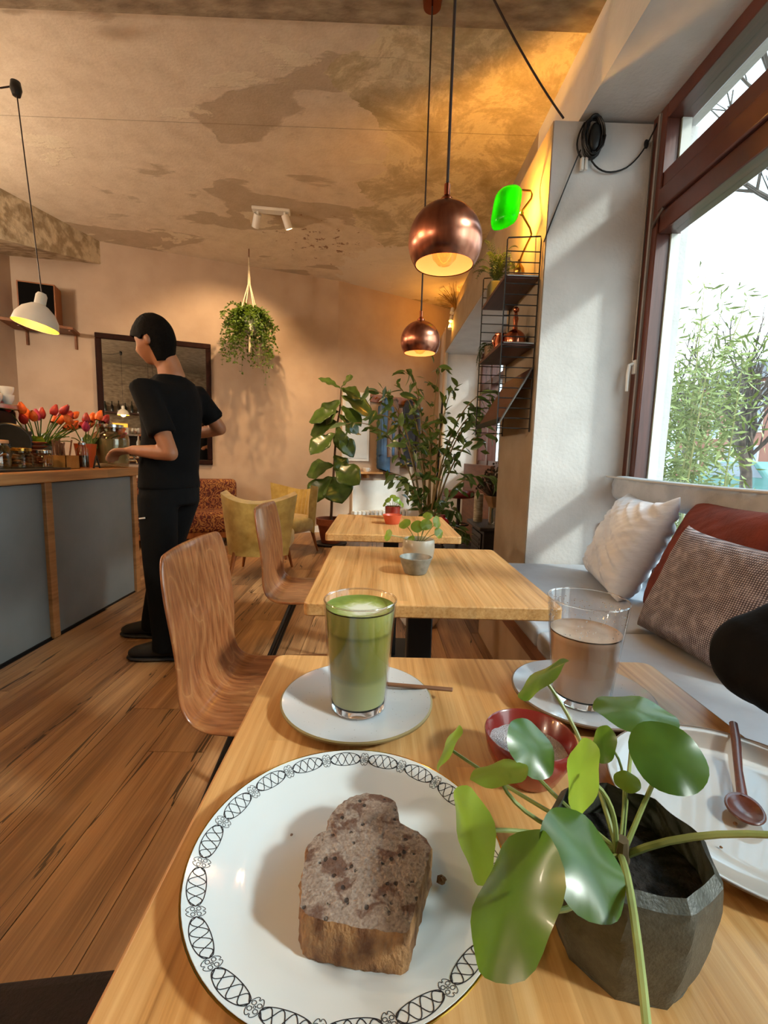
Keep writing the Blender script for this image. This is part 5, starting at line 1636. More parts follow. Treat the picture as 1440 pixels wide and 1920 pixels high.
def fig_leaf(parent, base, tip, nrm, W, seed):
    base, tip, nrm = Vector(base), Vector(tip), Vector(nrm)
    d = tip - base; L = d.length; d.normalize()
    nrm = (nrm - d * nrm.dot(d)).normalized(); s = d.cross(nrm)
    def f(u, v):
        w = 2 * v - 1
        sh_ = (.28 + .25 * sin(min(1, u / .35) * pi * .5) - (.10 * math.exp(-((u - .36) / .12) ** 2)) + .5 * max(0, sin(pi * (max(0, u - .25) / .75) ** .9))) * (sin(pi * min(1, u * 1.0 + .02)) ** .35 if 0 < u < 1 else 0.02)
        q = base + d * (u * L) + s * (w * W * sh_)
        bend = -L * .16 * (u - .2) ** 2 * 1.6
        q += nrm * (bend + abs(w) * W * .16 * sh_ + .008 * sin(u * 22 + seed) * abs(w))
        return q
    return MB().grid(f, 14, 9).build('leaf', MT['fig_leaf'], parent, smooth=80, solid=.002)
def FP(x, z, y=5.5): return Vector((x, y, z))
figs = [((-.47, 1.88), (-.72, 2.02), .07, (-.2, -.5, .8)), ((-.47, 1.88), (-.22, 1.80), .12, (.1, -.7, .7)), ((-.46, 1.80), (-.05, 1.60), .17, (.2, -.6, .75)),
        ((-.47, 1.75), (-.74, 1.48), .16, (-.4, -.8, .4)), ((-.49, 1.62), (-.86, 1.52), .13, (-.3, -.7, .6)), ((-.51, 1.50), (-.86, 1.36), .14, (-.3, -.8, .5)),
        ((-.53, 1.36), (-.80, 1.14), .14, (-.3, -.8, .45)), ((-.47, 1.68), (-.20, 1.48), .12, (.4, -.7, .5)), ((-.49, 1.58), (-.22, 1.38), .11, (.4, -.7, .5)),
        ((-.51, 1.36), (-.28, 1.10), .12, (.4, -.8, .4)), ((-.54, .98), (-.90, .88), .15, (-.1, -.75, .65)), ((-.54, .98), (-.22, .80), .17, (.1, -.8, .6)),
        ((-.55, .84), (-.86, .55), .17, (-.4, -.75, .4)), ((-.55, .84), (-.42, .55), .19, (.1, -.9, .35)), ((-.5, 1.45), (-.42, 1.15), .10, (.3, -.9, .2)),
        ((-.54, 1.1), (-.38, .92), .11, (.3, -.8, .4)), ((-.46, 1.9), (-.35, 2.0), .08, (0, -.8, .5))]
R = random.Random(5)
for k, (a, b, W, nn) in enumerate(figs):
    fig_leaf(fg, FP(a[0], a[1], 5.5), FP(b[0], b[1], 5.5 + R.uniform(-.22, .1)), nn, W, k)

# weeping fig with many leaves
wf = thing('weeping_fig', 'spreading weeping fig tree tied to a black stake behind the tables', 'plant', (.48, 4.15, 0))
wb_ = Vector((.48, 4.15, 0))
MB().lathe([(0, 0), (.13, 0), (.165, .26), (.17, .28), (.155, .28), (.145, .22), (0, .22)], 32, wb_).build('pot', MT['black'], wf, smooth=45)
MB().lathe([(0, .24), (.15, .235)], 24, wb_).build('soil', MT['soil'], wf)
MB().tube([wb_ + Vector((.04, -.02, .2)), wb_ + Vector((.075, -.03, 1.62))], .009, 8).build('stake', MT['black'], wf)
MT['fig_branch'] = pm('ficus_bark', '#8a7a58', '#a3946e', rough=.8, scale=14)
MT['ficus_leaf'] = leafmat('ficus_leaf', '#33502a', '#527544', .28, .2, '#7f9a2c', scale=8)
MT['ficus_leaf_pale'] = leafmat('ficus_leaf_pale', '#54764a', '#86a373', .25, .25, '#8fae3c', scale=8)
leafvar = []
for L, W, c in ((.095, .036, .012), (.11, .040, .018), (.08, .032, .008)):
    def f(u, v, L=L, W=W, c=c):
        w = 2 * v - 1
        sh_ = sin(pi * u ** .8) ** .8 if 0 < u < 1 else 0
        return Vector((w * W / 2 * sh_, u * L, -c * (u * 2) ** 2 * .4 + abs(w) * W * .18 * sh_))
    for mt_ in ('ficus_leaf', 'ficus_leaf', 'ficus_leaf_pale'):
        leafvar.append(MB().grid(f, 7, 5).mesh('leaf', MT[mt_], 80))
ends = [(-.12, 4.0, 1.66, .55), (-.30, 4.15, 1.38, .55), (-.05, 3.95, 1.45, .5), (.25, 4.1, 1.86, .3), (.50, 4.05, 1.88, .1), (.62, 4.0, 1.70, .2), (.98, 4.0, 1.55, .45), (1.04, 3.85, 1.30, .55), (.85, 3.9, 1.42, .4), (1.0, 3.8, .92, .5), (.10, 4.0, .95, .3), (.30, 3.95, .80, .2), (.55, 3.9, .72, .2), (.12, 4.05, 1.72, .4), (.70, 4.0, .62, .3), (.40, 3.9, 1.40, .2), (.30, 3.95, 1.2, .2), (.75, 3.75, .48, .3), (.9, 3.85, 1.65, .4)]
R = random.Random(31)
nl = 0
for k, (ex, ey, ez, arch) in enumerate(ends):
    b0 = wb_ + Vector((R.uniform(-.04, .04), R.uniform(-.04, .04), .22))
    e_ = Vector((ex, ey, ez))
    mid_ = b0.lerp(e_, .45); mid_.z = max(b0.z, ez) * .8 + arch * .75
    mid_.x = b0.x + (ex - b0.x) * .25
    pts = bez(b0, mid_, e_, 16)
    MB().tube(pts, [.009 * (1 - .75 * i / 16) + .001 for i in range(17)], 6).build('branch', MT['fig_branch'], wf)
    for j in range(15):
        s_ = R.uniform(.38, 1.0) if j else 1.0
        i = min(15, int(s_ * 16)); p = pts[i].lerp(pts[i + 1], s_ * 16 - i) if i < 16 else pts[16]
        tg = (pts[i + 1] - pts[i]).normalized()
        d = (tg * .5 + Vector((R.uniform(-1, 1), R.uniform(-1, .6), R.uniform(-1.1, .15)))).normalized()
        p = p + Vector((R.gauss(0, .035), R.gauss(0, .035), R.gauss(0, .02)))
        nrm = Vector((R.uniform(-.5, .5), R.uniform(-1, .1), R.uniform(.1, 1)))
        nrm = (nrm - d * nrm.dot(d)).normalized(); x_ = d.cross(nrm)
        o = bpy.data.objects.new('leaf', R.choice(leafvar)); COL.objects.link(o); o.parent = wf
        mt4 = Matrix(((x_.x, d.x, nrm.x, 0), (x_.y, d.y, nrm.y, 0), (x_.z, d.z, nrm.z, 0), (0, 0, 0, 1)))
        sc = R.uniform(1.0, 1.5)
        o.matrix_local = Matrix.Translation(p - wb_) @ mt4 @ Matrix.Scale(sc, 4)
        nl += 1
xt = MB()
for k in range(240):
    ex, ey, ez, arch = R.choice(ends)
    b0 = wb_ + Vector((0, 0, .22)); e_ = Vector((ex, ey, ez))
    mid_ = b0.lerp(e_, .45); mid_.z = max(b0.z, ez) * .8 + arch * .75; mid_.x = b0.x + (ex - b0.x) * .25
    pts = bez(b0, mid_, e_, 16)
    p = pts[R.randint(7, 16)] + Vector((R.gauss(0, .055), R.gauss(0, .055), R.gauss(-.03, .045)))
    d = Vector((R.uniform(-1, 1), R.uniform(-1, .6), R.uniform(-1.2, .1))).normalized()
    w = d.cross(Vector((R.uniform(-.5, .5), R.uniform(-1, .1), R.uniform(.1, 1)))).normalized()
    n_ = w.cross(d); L = R.uniform(.08, .12); W = L * .19
    xt.add([p, p + d * L * .45 + w * W + n_ * W * .3, p + d * L, p + d * L * .45 - w * W + n_ * W * .3, p + d * L * .45], [(0, 1, 4), (1, 2, 4), (2, 3, 4), (3, 0, 4)])
o = xt.build('small_foliage', MT['ficus_leaf'], wf, weld=False); o['kind'] = 'stuff'
# white planter and small red jar on the floor behind
MB().lathe([(0, 0), (.11, 0), (.135, .04), (.145, .2), (.14, .25), (.13, .25), (.125, .06), (0, .05)], 36, (.30, 2.92, 0)).build('white_planter', MT['white_ceramic'], None, smooth=45, label='large white ceramic planter on the floor under the tables', cat='planter')
rj = thing('red_lantern', 'small round red jar on a thin black stand among the leaves', 'jar', (.55, 3.75, 0))
MB().tube([(.55, 3.75, .01), (.55, 3.75, .50)], .012, 8).build('stand', MT['black'], rj)
MB().lathe([(0, 0), (.1, 0), (.1, .012), (0, .02)], 20, (.55, 3.75, 0)).build('foot', MT['black'], rj)
MB().ball((.55, 3.75, .56), .055, 18, 10, (1, 1, .95)).build('jar', pm('red_lacquer', '#a81820', '#c02830', rough=.25, scale=5), rj)
MB().lathe([(0, .60), (.025, .60), (.02, .63), (0, .635)], 14, (.55, 3.75, 0)).build('lid', pm('red_lid', '#7a1016', rough=.3), rj)

# bouquet in metal cans on the black cabinet
MT['tin'] = pm('tin', '#9a9a96', '#c4c4c0', rough=.18, metal=1, scale=4, stretch=(1, 1, .1))
bq = thing('dried_bouquet', 'dark dried bouquet wrapped in paper in a tin can', 'bouquet', (1.12, 4.25, .485))
MB().lathe([(0, 0), (.065, 0), (.065, .17), (.060, .17), (.060, .01), (0, .01)], 28, (1.12, 4.25, .485)).build('tin_can', MT['tin'], bq)
MB().lathe([(.05, .12), (.07, .2), (.10, .27), (.095, .275), (.065, .2), (.045, .12)], 20, (1.12, 4.25, .485), wob=lambda t, z: 1 + .15 * sin(5 * t) * (z > .15)).build('paper', pm('kraft', '#8a6a48', '#9c7c5a', rough=.9), bq)
bm_ = MB(); R = random.Random(8)
for k in range(260):
    a = R.uniform(0, 2 * pi); e = R.uniform(0, 1) ** .5
    b0 = Vector((1.12, 4.25, .70))
    p = b0 + Vector((cos(a) * e * .19, sin(a) * e * .17, .12 + .24 * (1 - e * e) * R.uniform(.5, 1.1)))
    bm_.tube([b0, p], .0012, 3, caps=False)
    bm_.ball(p, R.uniform(.006, .013), 5, 3)
o = bm_.build('dried_heads', pm('dried_heads', '#2c2620', '#4a4236', rough=.95), bq, weld=False); o['kind'] = 'stuff'
MB().lathe([(0, 0), (.06, 0), (.06, .165), (.055, .165), (.055, .01), (0, .01)], 28, (1.27, 4.22, .485)).build('tin_can', MT['tin'], None, label='empty shiny tin can beside the dried bouquet', cat='can')
MB().tube([(1.0, 4.45, .485), (1.0, 4.45, .76)], .045, 16).build('birch_log', pm('birch', '#8d8474', '#c2b9a6', rough=.9, scale=16, stretch=(1, 1, 4)), None, label='upright birch log on the black cabinet behind the bouquet', cat='log')

# globe wall lamps added out of view to brighten ceiling and walls
MT['opal'] = emis('opal_globe', '#ffc070', 7)
for yy, lb in ((.9, 'added opal globe wall lamp, unseen, on the left wall nearer the viewer'), (3.0, 'added opal globe wall lamp, unseen, on the left wall behind the counter'), (-1.6, 'added opal globe wall lamp, unseen, at the rear end of the left wall')):
    t = thing('added_wall_lamp', lb, 'lamp', (-4.0, yy, 2.2), group='added globe wall lamps on the unseen left wall')
    MB().tube([(-4.05, yy, 2.25), (-4.03, yy, 2.25)], .05, 20).build('back_plate', MT['brass'], t)
    MB().tube([(-4.03, yy, 2.25), (-3.93, yy, 2.25), (-3.90, yy, 2.28)], .008, 8).build('arm', MT['brass'], t)
    MB().ball((-3.9, yy, 2.36), .085, 24, 14).build('globe', MT['opal'], t)
    lamp('added_globe_light', (-3.78, yy, 2.44), 58, (1, .83, .63), .09, parent=t)
# ================================================================ things on the counter
CZ = .965
MB().prism(rrect(-2.32, -1.90, 2.05, 2.86, .03), CZ, CZ + .012).build('black_tray', MT['black'], None, bevel=.003, label='flat black tray under the jars on the counter', cat='tray')
MT['cookie'] = pm('cookie', '#8a5a34', '#b98756', rough=.85, scale=30, bmp=.3)
MT['jar_glass'] = glassmat('jar_glass', '#f1ead8', gl=.2)
def jar(label, c, r, h, lidmat, fill, nfill, flat=False):
    c = Vector(c)
    t = thing('glass_jar', label, 'jar', c, group='glass jars on the counter tray')
    MB().lathe([(0, 0), (r, 0), (r * 1.02, .01), (r * 1.02, h * .8), (r * .82, h * .9), (r * .82, h), (r * .78, h), (r * .78, h * .9), (r * .97, h * .8), (r * .97, .008), (0, .006)], 28, c).build('jar', MT['jar_glass'], t, smooth=45)
    MB().lathe([(0, h), (r * .88, h), (r * .88, h + .018), (0, h + .022)], 24, c).build('lid', lidmat, t, bevel=.002)
    R = random.Random(int(r * 1e4 + h * 1e3))
    for k in range(nfill):
        a = R.uniform(0, 6.28); q = c + Vector((cos(a) * r * .55, sin(a) * r * .55, .02 + (h * .6) * k / max(1, nfill)))
        MB().ball(q, r * .36, 9, 6, (1, 1, .45)).build('biscuit', fill, t)
    return t
jar('tall biscuit jar with cream lid at the left edge of the counter', (-2.06, 2.50, CZ + .012), .055, .135, MT['cream_enamel'], MT['cookie'], 6)
jar('squat biscuit jar with brass lid in the middle of the tray', (-2.03, 2.62, CZ + .012), .058, .095, MT['brass'], MT['cookie'], 6)
jar('small jar with shiny steel lid nearest the stirrer box', (-2.0, 2.755, CZ + .012), .045, .085, MT['steel'], MT['terracotta'], 4)
for k in range(7):
    c = Vector((-2.2, 2.93 + .003 * sin(k * 2), CZ + .0 + k * .024))
    MB().lathe([(0, 0), (.05, 0), (.082, .016), (.085, .02), (.08, .021), (.05, .007), (0, .006)], 28, c).build('brown_saucer', MT['terracotta'], None, smooth=45, label='brown clay saucer in the stack on the counter', cat='saucer', group='stacked brown saucers on the counter')
kb = thing('stirrer_box', 'folded kraft paper box holding wooden stirrers on the counter', 'box', (-2.02, 2.93, CZ))
MT['kraft'] = pm('kraft_card', '#a8722e', '#bb8640', rough=.85, scale=14)
for a in ((-2.09, -1.95, 2.87, 2.874), (-2.09, -1.95, 2.996, 3.0), (-2.09, -2.086, 2.87, 3.0), (-1.954, -1.95, 2.87, 3.0)):
    MB().box(a[0], a[1], a[2], a[3], CZ, CZ + .085).build('side', MT['kraft'], kb)
MB().box(-2.09, -1.95, 2.87, 3.0, CZ, CZ + .004).build('bottom', MT['kraft'], kb)
R = random.Random(14)
for k in range(14):
    a = Vector((-2.02 + R.uniform(-.04, .04), 2.935 + R.uniform(-.04, .04), CZ + .006)); b = a + Vector((R.uniform(-.04, .04), R.uniform(-.05, .05), R.uniform(.15, .19)))
    MB().bar(a, b, .010, .004).build('wooden_stirrer', MT['stick'], None, label='thin wooden stirrer standing in the kraft box', cat='stirrer', group='stirrers in the kraft box')
bt = thing('syrup_bottle', 'glass bottle of dark syrup with steel pourer beside the orange pot', 'bottle', (-1.98, 3.08, CZ))
MB().lathe([(0, 0), (.036, 0), (.038, .01), (.036, .125), (.022, .145), (.02, .16), (.018, .16), (.034, .12), (.034, .006), (0, .006)], 28, (-1.98, 3.08, CZ)).build('bottle', MT['jar_glass'], bt, smooth=45)
MB().lathe([(0, .008), (.033, .008), (.033, .085), (0, .085)], 24, (-1.98, 3.08, CZ)).build('syrup', pm('syrup', '#2a1a10', '#3a2616', rough=.2), bt)
MB().lathe([(0, .155), (.022, .155), (.022, .17), (.006, .18), (.004, .205), (0, .205)], 16, (-1.98, 3.08, CZ)).build('pourer', MT['steel'], bt)
# tulips
tpot = thing('orange_pot', 'orange glazed flower pot of tulips on the counter', 'pot', (-2.06, 3.24, CZ))
MB().lathe([(0, 0), (.045, 0), (.048, .004), (.068, .15), (.07, .165), (.065, .165), (.06, .14), (.042, .01), (0, .01)], 36, (-2.06, 3.24, CZ)).build('pot', pm('orange_glaze', '#b8481a', '#cc5a24', rough=.35, scale=6), tpot, smooth=45)
vs_ = thing('dark_vase', 'dark vase of tulips standing behind the saucer stack', 'vase', (-2.33, 3.15, CZ))
MB().lathe([(0, 0), (.07, 0), (.09, .06), (.085, .13), (.065, .16), (.06, .16), (.08, .1), (0, .02)], 32, (-2.33, 3.15, CZ)).build('vase', MT['stoneware'], vs_, smooth=45)
MT['tulip_leaf'] = leafmat('tulip_leaf', '#35521f', '#567a34', .4, .25)
PET = {'orange': pm('tulip_orange', '#d8571c', '#ee8030', rough=.5, scale=30), 'red': pm('tulip_red', '#8c1a14', '#b02a1c', rough=.5, scale=30), 'pink': pm('tulip_pink', '#b02a50', '#cc4a6c', rough=.5, scale=30)}
def tulip_meshes():
    def petal(u, v):
        a = (v - .5) * 2.0
        z = u * .078
        r = .030 * (sin(pi * min(1, u * .75 + .16))) ** .8 * (1 - .35 * u)
        return Vector((r * cos(a), r * sin(a) * (1 - .55 * u ** 3), z))
    m = MB()
    for k in range(6):
        R_ = Matrix.Rotation(k * pi / 3, 4, 'Z') @ Matrix.Scale(1.0 if k % 2 else .93, 4)
        t_ = MB().grid(petal, 7, 5).xf(R_); m.add(t_.v, t_.f)
    return {c: m.mesh('flower_head', PET[c], 80) for c in PET}
TM = tulip_meshes()
def tulip(c, base, top):
    base, top = Vector(base), Vector(top)
    t = thing('tulip', {'orange': 'orange tulip in the bunch on the counter', 'red': 'dark red tulip in the bunch on the counter', 'pink': 'pink tulip in the bunch on the counter'}[c], 'tulip', base, group=c + ' tulips on the counter')
    pts = bez(base, base.lerp(top, .5) + Vector((0, 0, .05)), top, 7)
    MB().tube(pts, .0035, 6).build('stem', MT['tulip_leaf'], t)
    d = (pts[-1] - pts[-2]).normalized()
    o = put('flower_head', TM[c], None, t)
    o.location = top - base; o.rotation_euler = d.to_track_quat('Z', 'Y').to_euler()
    b2 = base + Vector((0, 0, .02)); e_ = base.lerp(top, .55) + Vector((R.uniform(-.10, .10), R.uniform(-.12, .12), R.uniform(-.03, .05)))
    dd = (e_ - b2); sd_ = dd.cross(Vector((0, 0, 1))).normalized() if dd.cross(Vector((0, 0, 1))).length > .01 else Vector((1, 0, 0))
    def lf(u, v):
        w = 2 * v - 1
        q = bez(b2, b2.lerp(e_, .5) + Vector((0, 0, .07)), e_, 8)[round(u * 8)]
        return q + sd_ * (w * .026 * sin(pi * min(.99, u * .9 + .08))) + Vector((0, 0, abs(w) * .006))
    MB().grid(lf, 9, 3).build('leaf', MT['tulip_leaf'], t, smooth=80)
cs = ['red', 'red', 'orange', 'orange', 'red', 'orange', 'pink', 'orange', 'red', 'orange', 'red', 'orange', 'orange', 'red', 'red', 'orange', 'orange', 'red', 'orange', 'orange', 'red']
for k, c in enumerate(cs):
    f = (k * 8 % 21) / 20
    tulip(c, (-2.33 + R.uniform(-.03, .03), 3.15 + R.uniform(-.03, .03), CZ + .05), (-2.26 + R.uniform(-.1, .12), 2.96 + .52 * f + R.uniform(-.02, .02), 1.25 + R.uniform(-.02, .075)))
for c, dx, dy, dz in (('red', .0, .02, 1.27), ('orange', .05, .07, 1.30), ('orange', -.02, .11, 1.29), ('red', .04, .16, 1.29), ('orange', .10, .22, 1.22), ('pink', .08, .28, 1.20), ('orange', -.05, -.06, 1.26), ('pink', .06, -.08, 1.22)):
    tulip(c, (-2.06 + R.uniform(-.02, .02), 3.24 + R.uniform(-.02, .02), CZ + .06), (-2.06 + dx, 3.24 + dy, dz))
# little A-stand
sg = thing('card_stand', 'tiny black A-shaped stand in front of the orange pot', 'stand', (-1.92, 3.13, CZ))
for a, b in (((-1.92, 3.095, CZ), (-1.92, 3.13, CZ + .085)), ((-1.92, 3.165, CZ), (-1.92, 3.13, CZ + .085)), ((-1.92, 3.105, CZ + .015), (-1.92, 3.155, CZ + .015))):
    MB().bar(a, b, .008, .008).build('leg' if b[2] > CZ + .05 else 'crossbar', MT['black'], sg)
# drink dispenser
dp = thing('drink_dispenser', 'big glass drink dispenser with steel tap at the end of the counter', 'dispenser', (-2.0, 3.44, CZ))
dc = Vector((-2.0, 3.44, CZ))
MB().lathe([(0, .012), (.108, .012), (.120, .03), (.126, .20), (.12, .235), (.085, .262), (.085, .29), (.082, .29), (.082, .262), (.117, .232), (.123, .2), (.117, .032), (0, .02)], 48, dc).build('jar', MT['jar_glass'], dp, smooth=45)
MB().lathe([(0, .022), (.114, .03), (.121, .18), (.118, .205), (0, .205)], 40, dc).build('water', pm('cloudy_water', '#8d938a', '#a2a89e', rough=.1, scale=6), dp, smooth=40)
MB().lathe([(0, 0), (.112, 0), (.118, .012), (0, .014)], 40, dc).build('base_ring', MT['jar_glass'], dp)
MB().lathe([(0, .29), (.09, .29), (.09, .312), (.02, .316), (.012, .34), (0, .342)], 32, dc).build('lid', MT['steel'], dp, bevel=.002)
tp_ = MB().tube([dc + Vector((.122, .02, .05)), dc + Vector((.165, .03, .05)), dc + Vector((.172, .031, .03))], .009, 8).build('tap', MT['steel'], dp)
MB().tube([dc + Vector((.155, .03, .055)), dc + Vector((.155, .03, .085))], .006, 8).build('tap_lever', MT['steel'], tp_)
# round mirror and coffee machine
rm = thing('round_mirror', 'round black-backed table mirror reflecting the tulips', 'mirror', (-2.24, 2.80, CZ))
Rm = Matrix.Rotation(radians(90), 3, 'X') @ Matrix.Rotation(0, 3, 'Y')
Rz = Matrix.Rotation(radians(38), 3, 'Z')
MB().lathe([(0, -.008), (.11, -.008), (.118, 0), (.11, .008), (0, .008)], 36, (-2.24, 2.80, CZ + .155), Rz @ Rm).build('rim', MT['black'], rm)
MB().lathe([(0, .0085), (.106, .0085), (0, .0095)], 36, (-2.24, 2.80, CZ + .155), Rz @ Rm).build('glass', pm('dark_mirror', '#4c4a44', rough=.03, metal=1), rm)
MB().lathe([(0, 0), (.06, 0), (.05, .012), (.012, .02), (.01, .05), (0, .05)], 24, (-2.24, 2.80, CZ)).build('foot', MT['steel'], rm)
em = thing('espresso_machine', 'black and chrome coffee machine at the left edge of the counter', 'coffee machine', (-2.45, 2.72, CZ))
MB().box(-2.58, -2.35, 2.45, 3.02, CZ + .02, CZ + .36).build('body', MT['black'], em, bevel=.012)
MB().box(-2.57, -2.31, 2.44, 3.03, CZ + .36, CZ + .395).build('cup_tray', MT['steel'], em, bevel=.006)
for yy in (2.58, 2.86):
    gh = MB().lathe([(0, 0), (.035, 0), (.035, .05), (0, .05)], 20, (-2.31, yy, CZ + .22)).build('group_head', MT['steel'], em)
    MB().tube([(-2.28, yy, CZ + .225), (-2.17, yy + .03, CZ + .215)], [.012, .015], 10).build('handle', MT['black'], gh)
MB().box(-2.35, -2.2, 2.45, 3.02, CZ, CZ + .03).build('drip_tray', MT['steel'], em, bevel=.004)
R = random.Random(77)
for i in range(3):
    for j in range(6):
        c = Vector((-2.52 + i * .085, 2.5 + j * .09, CZ + .395))
        hgt = 2 if (i + j) % 2 else 1
        for q in range(hgt):
            MB().lathe([(0, 0), (.022, 0), (.036, .03), (.039, .058), (.036, .058), (.032, .03), (0, .006)], 20, c + Vector((0, 0, q * .05))).build('coffee_cup', MT['white_ceramic'], None, smooth=45, label='white coffee cup stacked on top of the coffee machine', cat='cup', group='cups on the coffee machine')
wbt = MB().lathe([(0, 0), (.035, 0), (.035, .26), (.015, .30), (.012, .36), (0, .365)], 20, (-2.42, 3.14, CZ))
wbt.build('white_bottle', MT['white_ceramic'], None, smooth=40, label='tall white bottle behind the tulips', cat='bottle')

# ================================================================ behind the viewer (seen in the mirror)
MT['stone'] = pm('old_stone', '#6a5c44', '#a3936f', rough=.95, scale=4, detail=8, bmp=.8, bscale=12)
bs = thing('bottle_shelf', 'lit bottle shelf seen only in the mirror', 'shelf', (-1.3, -2.45, 2.0))
MB().box(-2.3, -.7, -2.6, -2.35, 2.06, 2.09).build('board', MT['shelf_wood'], bs)
MB().box(-2.3, -.7, -2.6, -2.35, 1.66, 1.69).build('board', MT['shelf_wood'], bs)
MB().box(-2.25, -1.5, -2.59, -2.58, 1.70, 1.80).build('light_strip', emis('shelf_glow', '#ffb040', 1.2), bs)
R = random.Random(55)
for k in range(9):
    xx = -2.2 + k * .16
    hh = R.uniform(.26, .33)
    MB().lathe([(0, 0), (.036, 0), (.038, hh * .55), (.014, hh * .75), (.014, hh), (0, hh)], 18, (xx, -2.46, 2.09)).build('wine_bottle', pm('bottle_%d' % k, R.choice(['#1c120c', '#2a1c10', '#141a10']), rough=.15), None, smooth=45, label='dark bottle on the lit shelf behind the viewer', cat='bottle', group='bottles on the lit shelf')
wc_ = thing('cone_pendant', 'wide cone pendant over the counter, seen in the mirror', 'pendant lamp', (-1.80, 1.22, 2.28))
c = Vector((-1.80, 1.22, 2.28))
MB().lathe([(.03, .16), (.05, .13), (.19, .02), (.22, 0)], 40, c).build('shade', MT['white_enamel'], wc_, smooth=45)
MB().lathe([(.02, .125), (.185, .016), (.216, -.001)], 40, c).build('lit_inside', MT['lit_inner'], wc_, smooth=45)
MB().ball(c + Vector((0, 0, .03)), .035, 14, 8).build('bulb', emis('big_bulb', '#ffe0a0', 14), wc_)
MB().tube([c + Vector((0, 0, .15)), (c.x, c.y, HC - .035)], .004, 7).build('cord', MT['cable'], wc_)
lamp('cone_light', c + Vector((0, 0, -.02)), 16, (1, .72, .42), .06, parent=wc_)

# ================================================================ people
MT['skin'] = pm('skin', '#96603f', '#a8714f', rough=.5, scale=8, sss=.15)
MT['black_cotton'] = pm('black_cotton', '#040405', '#070708', rough=.9, spec=.2, scale=12, bmp=.15, bscale=60)
MT['black_denim'] = pm('black_denim', '#040506', '#07080a', rough=.9, spec=.2, scale=14, bmp=.15, bscale=80)
MT['hair'] = pm('dark_hair', '#060403', '#0f0a07', rough=.7, spec=.1, scale=60, stretch=(1, 1, 3), bmp=.6, bscale=140)
MT['shoe'] = pm('shoe', '#0b0b0c', '#151516', rough=.7, scale=20)
MT['sole'] = pm('sole', '#17171a', rough=.6)
man = thing('person', 'person in black t-shirt, trousers and shoes standing at the counter', 'person', (-1.2, 2.45, 0))
V = Vector
F = V((-.93, .37, 0)).normalized()          # body faces the counter, turned slightly away
Sd = V((F.y, -F.x, 0))                       # his right
HF = V((-.99, .10, 0)).normalized(); HSd = V((HF.y, -HF.x, 0))
pel = V((-1.125, 2.47, .93)); chest = V((-1.105, 2.47, 1.315)); nk = V((-1.10, 2.46, 1.495)); hc = V((-1.178, 2.45, 1.658))
shL = chest + V((0, 0, .095)) - Sd * .175; shR = chest + V((0, 0, .095)) + Sd * .175
elL = V((-1.02, 2.25, 1.085)); wrL = V((-1.235, 2.30, 1.095)); 
elR = V((-.945, 2.74, 1.235)); wrR = V((-1.17, 2.80, 1.19))
def hand(mb, wr, d, up, side, curl=.6, s=1.0):
    d = V(d).normalized(); up = V(up); up = (up - d * up.dot(d)).normalized(); sd = d.cross(up)
    mb.tube([wr - d * .01, wr + d * .03, wr + d * .075, wr + d * .092], [(.028 * s, .018 * s), (.036 * s, .016 * s), (.040 * s, .014 * s), (.036 * s, .011 * s)], 12, up=up)
    for k, (o_, L) in enumerate(((-.028, .070), (-.009, .080), (.010, .075), (.028, .058))):
        p0 = wr + d * .082 + sd * o_ * s
        p1 = p0 + (d * cos(curl * .5) - up * sin(curl * .5)) * L * .45
        p2 = p1 + (d * cos(curl * 1.4) - up * sin(curl * 1.4)) * L * .32
        p3 = p2 + (d * cos(curl * 2.2) - up * sin(curl * 2.2)) * L * .24
        mb.tube([p0, p1, p2, p3], [.0095 * s, .009 * s, .0085 * s, .007 * s], 8)
    p0 = wr + d * .025 + sd * (-side * .030) * s
    mb.tube([p0, p0 + (d * .7 - sd * side * .7) * .035, p0 + (d * .95 - sd * side * .4 - up * .2) * .062], [.013 * s, .011 * s, .009 * s], 8)
def head_mesh(mb, c, f, sd, s=1.0):
    up = V((0, 0, 1))
    f = (f + V((0, 0, -.20))).normalized(); u2 = (up - f * up.dot(f)).normalized(); sd = f.cross(u2)
    def hf(u, v):
        th = pi * u; ph = 2 * pi * v
        x = sin(th) * cos(ph); y = sin(th) * sin(ph); z = cos(th)
        rx, ry, rz = .098, .074, .118
        if x > 0: rx = .092
        px, py, pz = x * rx, y * ry, z * rz
        if z < 0: py *= 1 - .28 * (-z) ** 1.3; px *= 1 - .10 * (-z)
        if z < -.15 and x > 0: px += .012 * (-z) ** .8
        if x > .2: # face features: brow, eye sockets, nose, lips, chin
            w = math.exp(-(py / .013) ** 2)
            nz = (pz + .018)
            px += .022 * w * max(0, 1 - abs(nz + .012) / .034) ** .8
            px += .006 * math.exp(-(py / .02) ** 2) * math.exp(-((pz + .066) / .010) ** 2)
            px += .009 * math.exp(-(py / .022) ** 2) * math.exp(-((pz + .102) / .016) ** 2)
            px += .004 * math.exp(-((pz - .022) / .010) ** 2)
            for sg in (-1, 1): px -= .009 * math.exp(-((py - sg * .032) / .015) ** 2) * math.exp(-((pz - .004) / .012) ** 2)
        return c + (f * px + sd * py + u2 * pz) * s
    mb.grid(hf, 40, 56, cv=True)
    for sg in (-1, 1):
        R3 = Matrix((f, sd, u2)).transposed()
        e = c + (f * -.012 + sd * sg * .079 + u2 * -.010) * s
        mb.ball(e, .030 * s, 12, 8, (.62, .42, 1.0), R3)
    return f, sd, u2
b = MB()
hf_, hs_, hu_ = head_mesh(b, hc, HF, HSd)
b.tube([nk - V((-.01, 0, .07)), nk + V((.005, 0, -.01)), nk + V((-.012, 0, .05)), hc + V((.032, 0, -.05))], [.066, .066, .060, .062], 16)
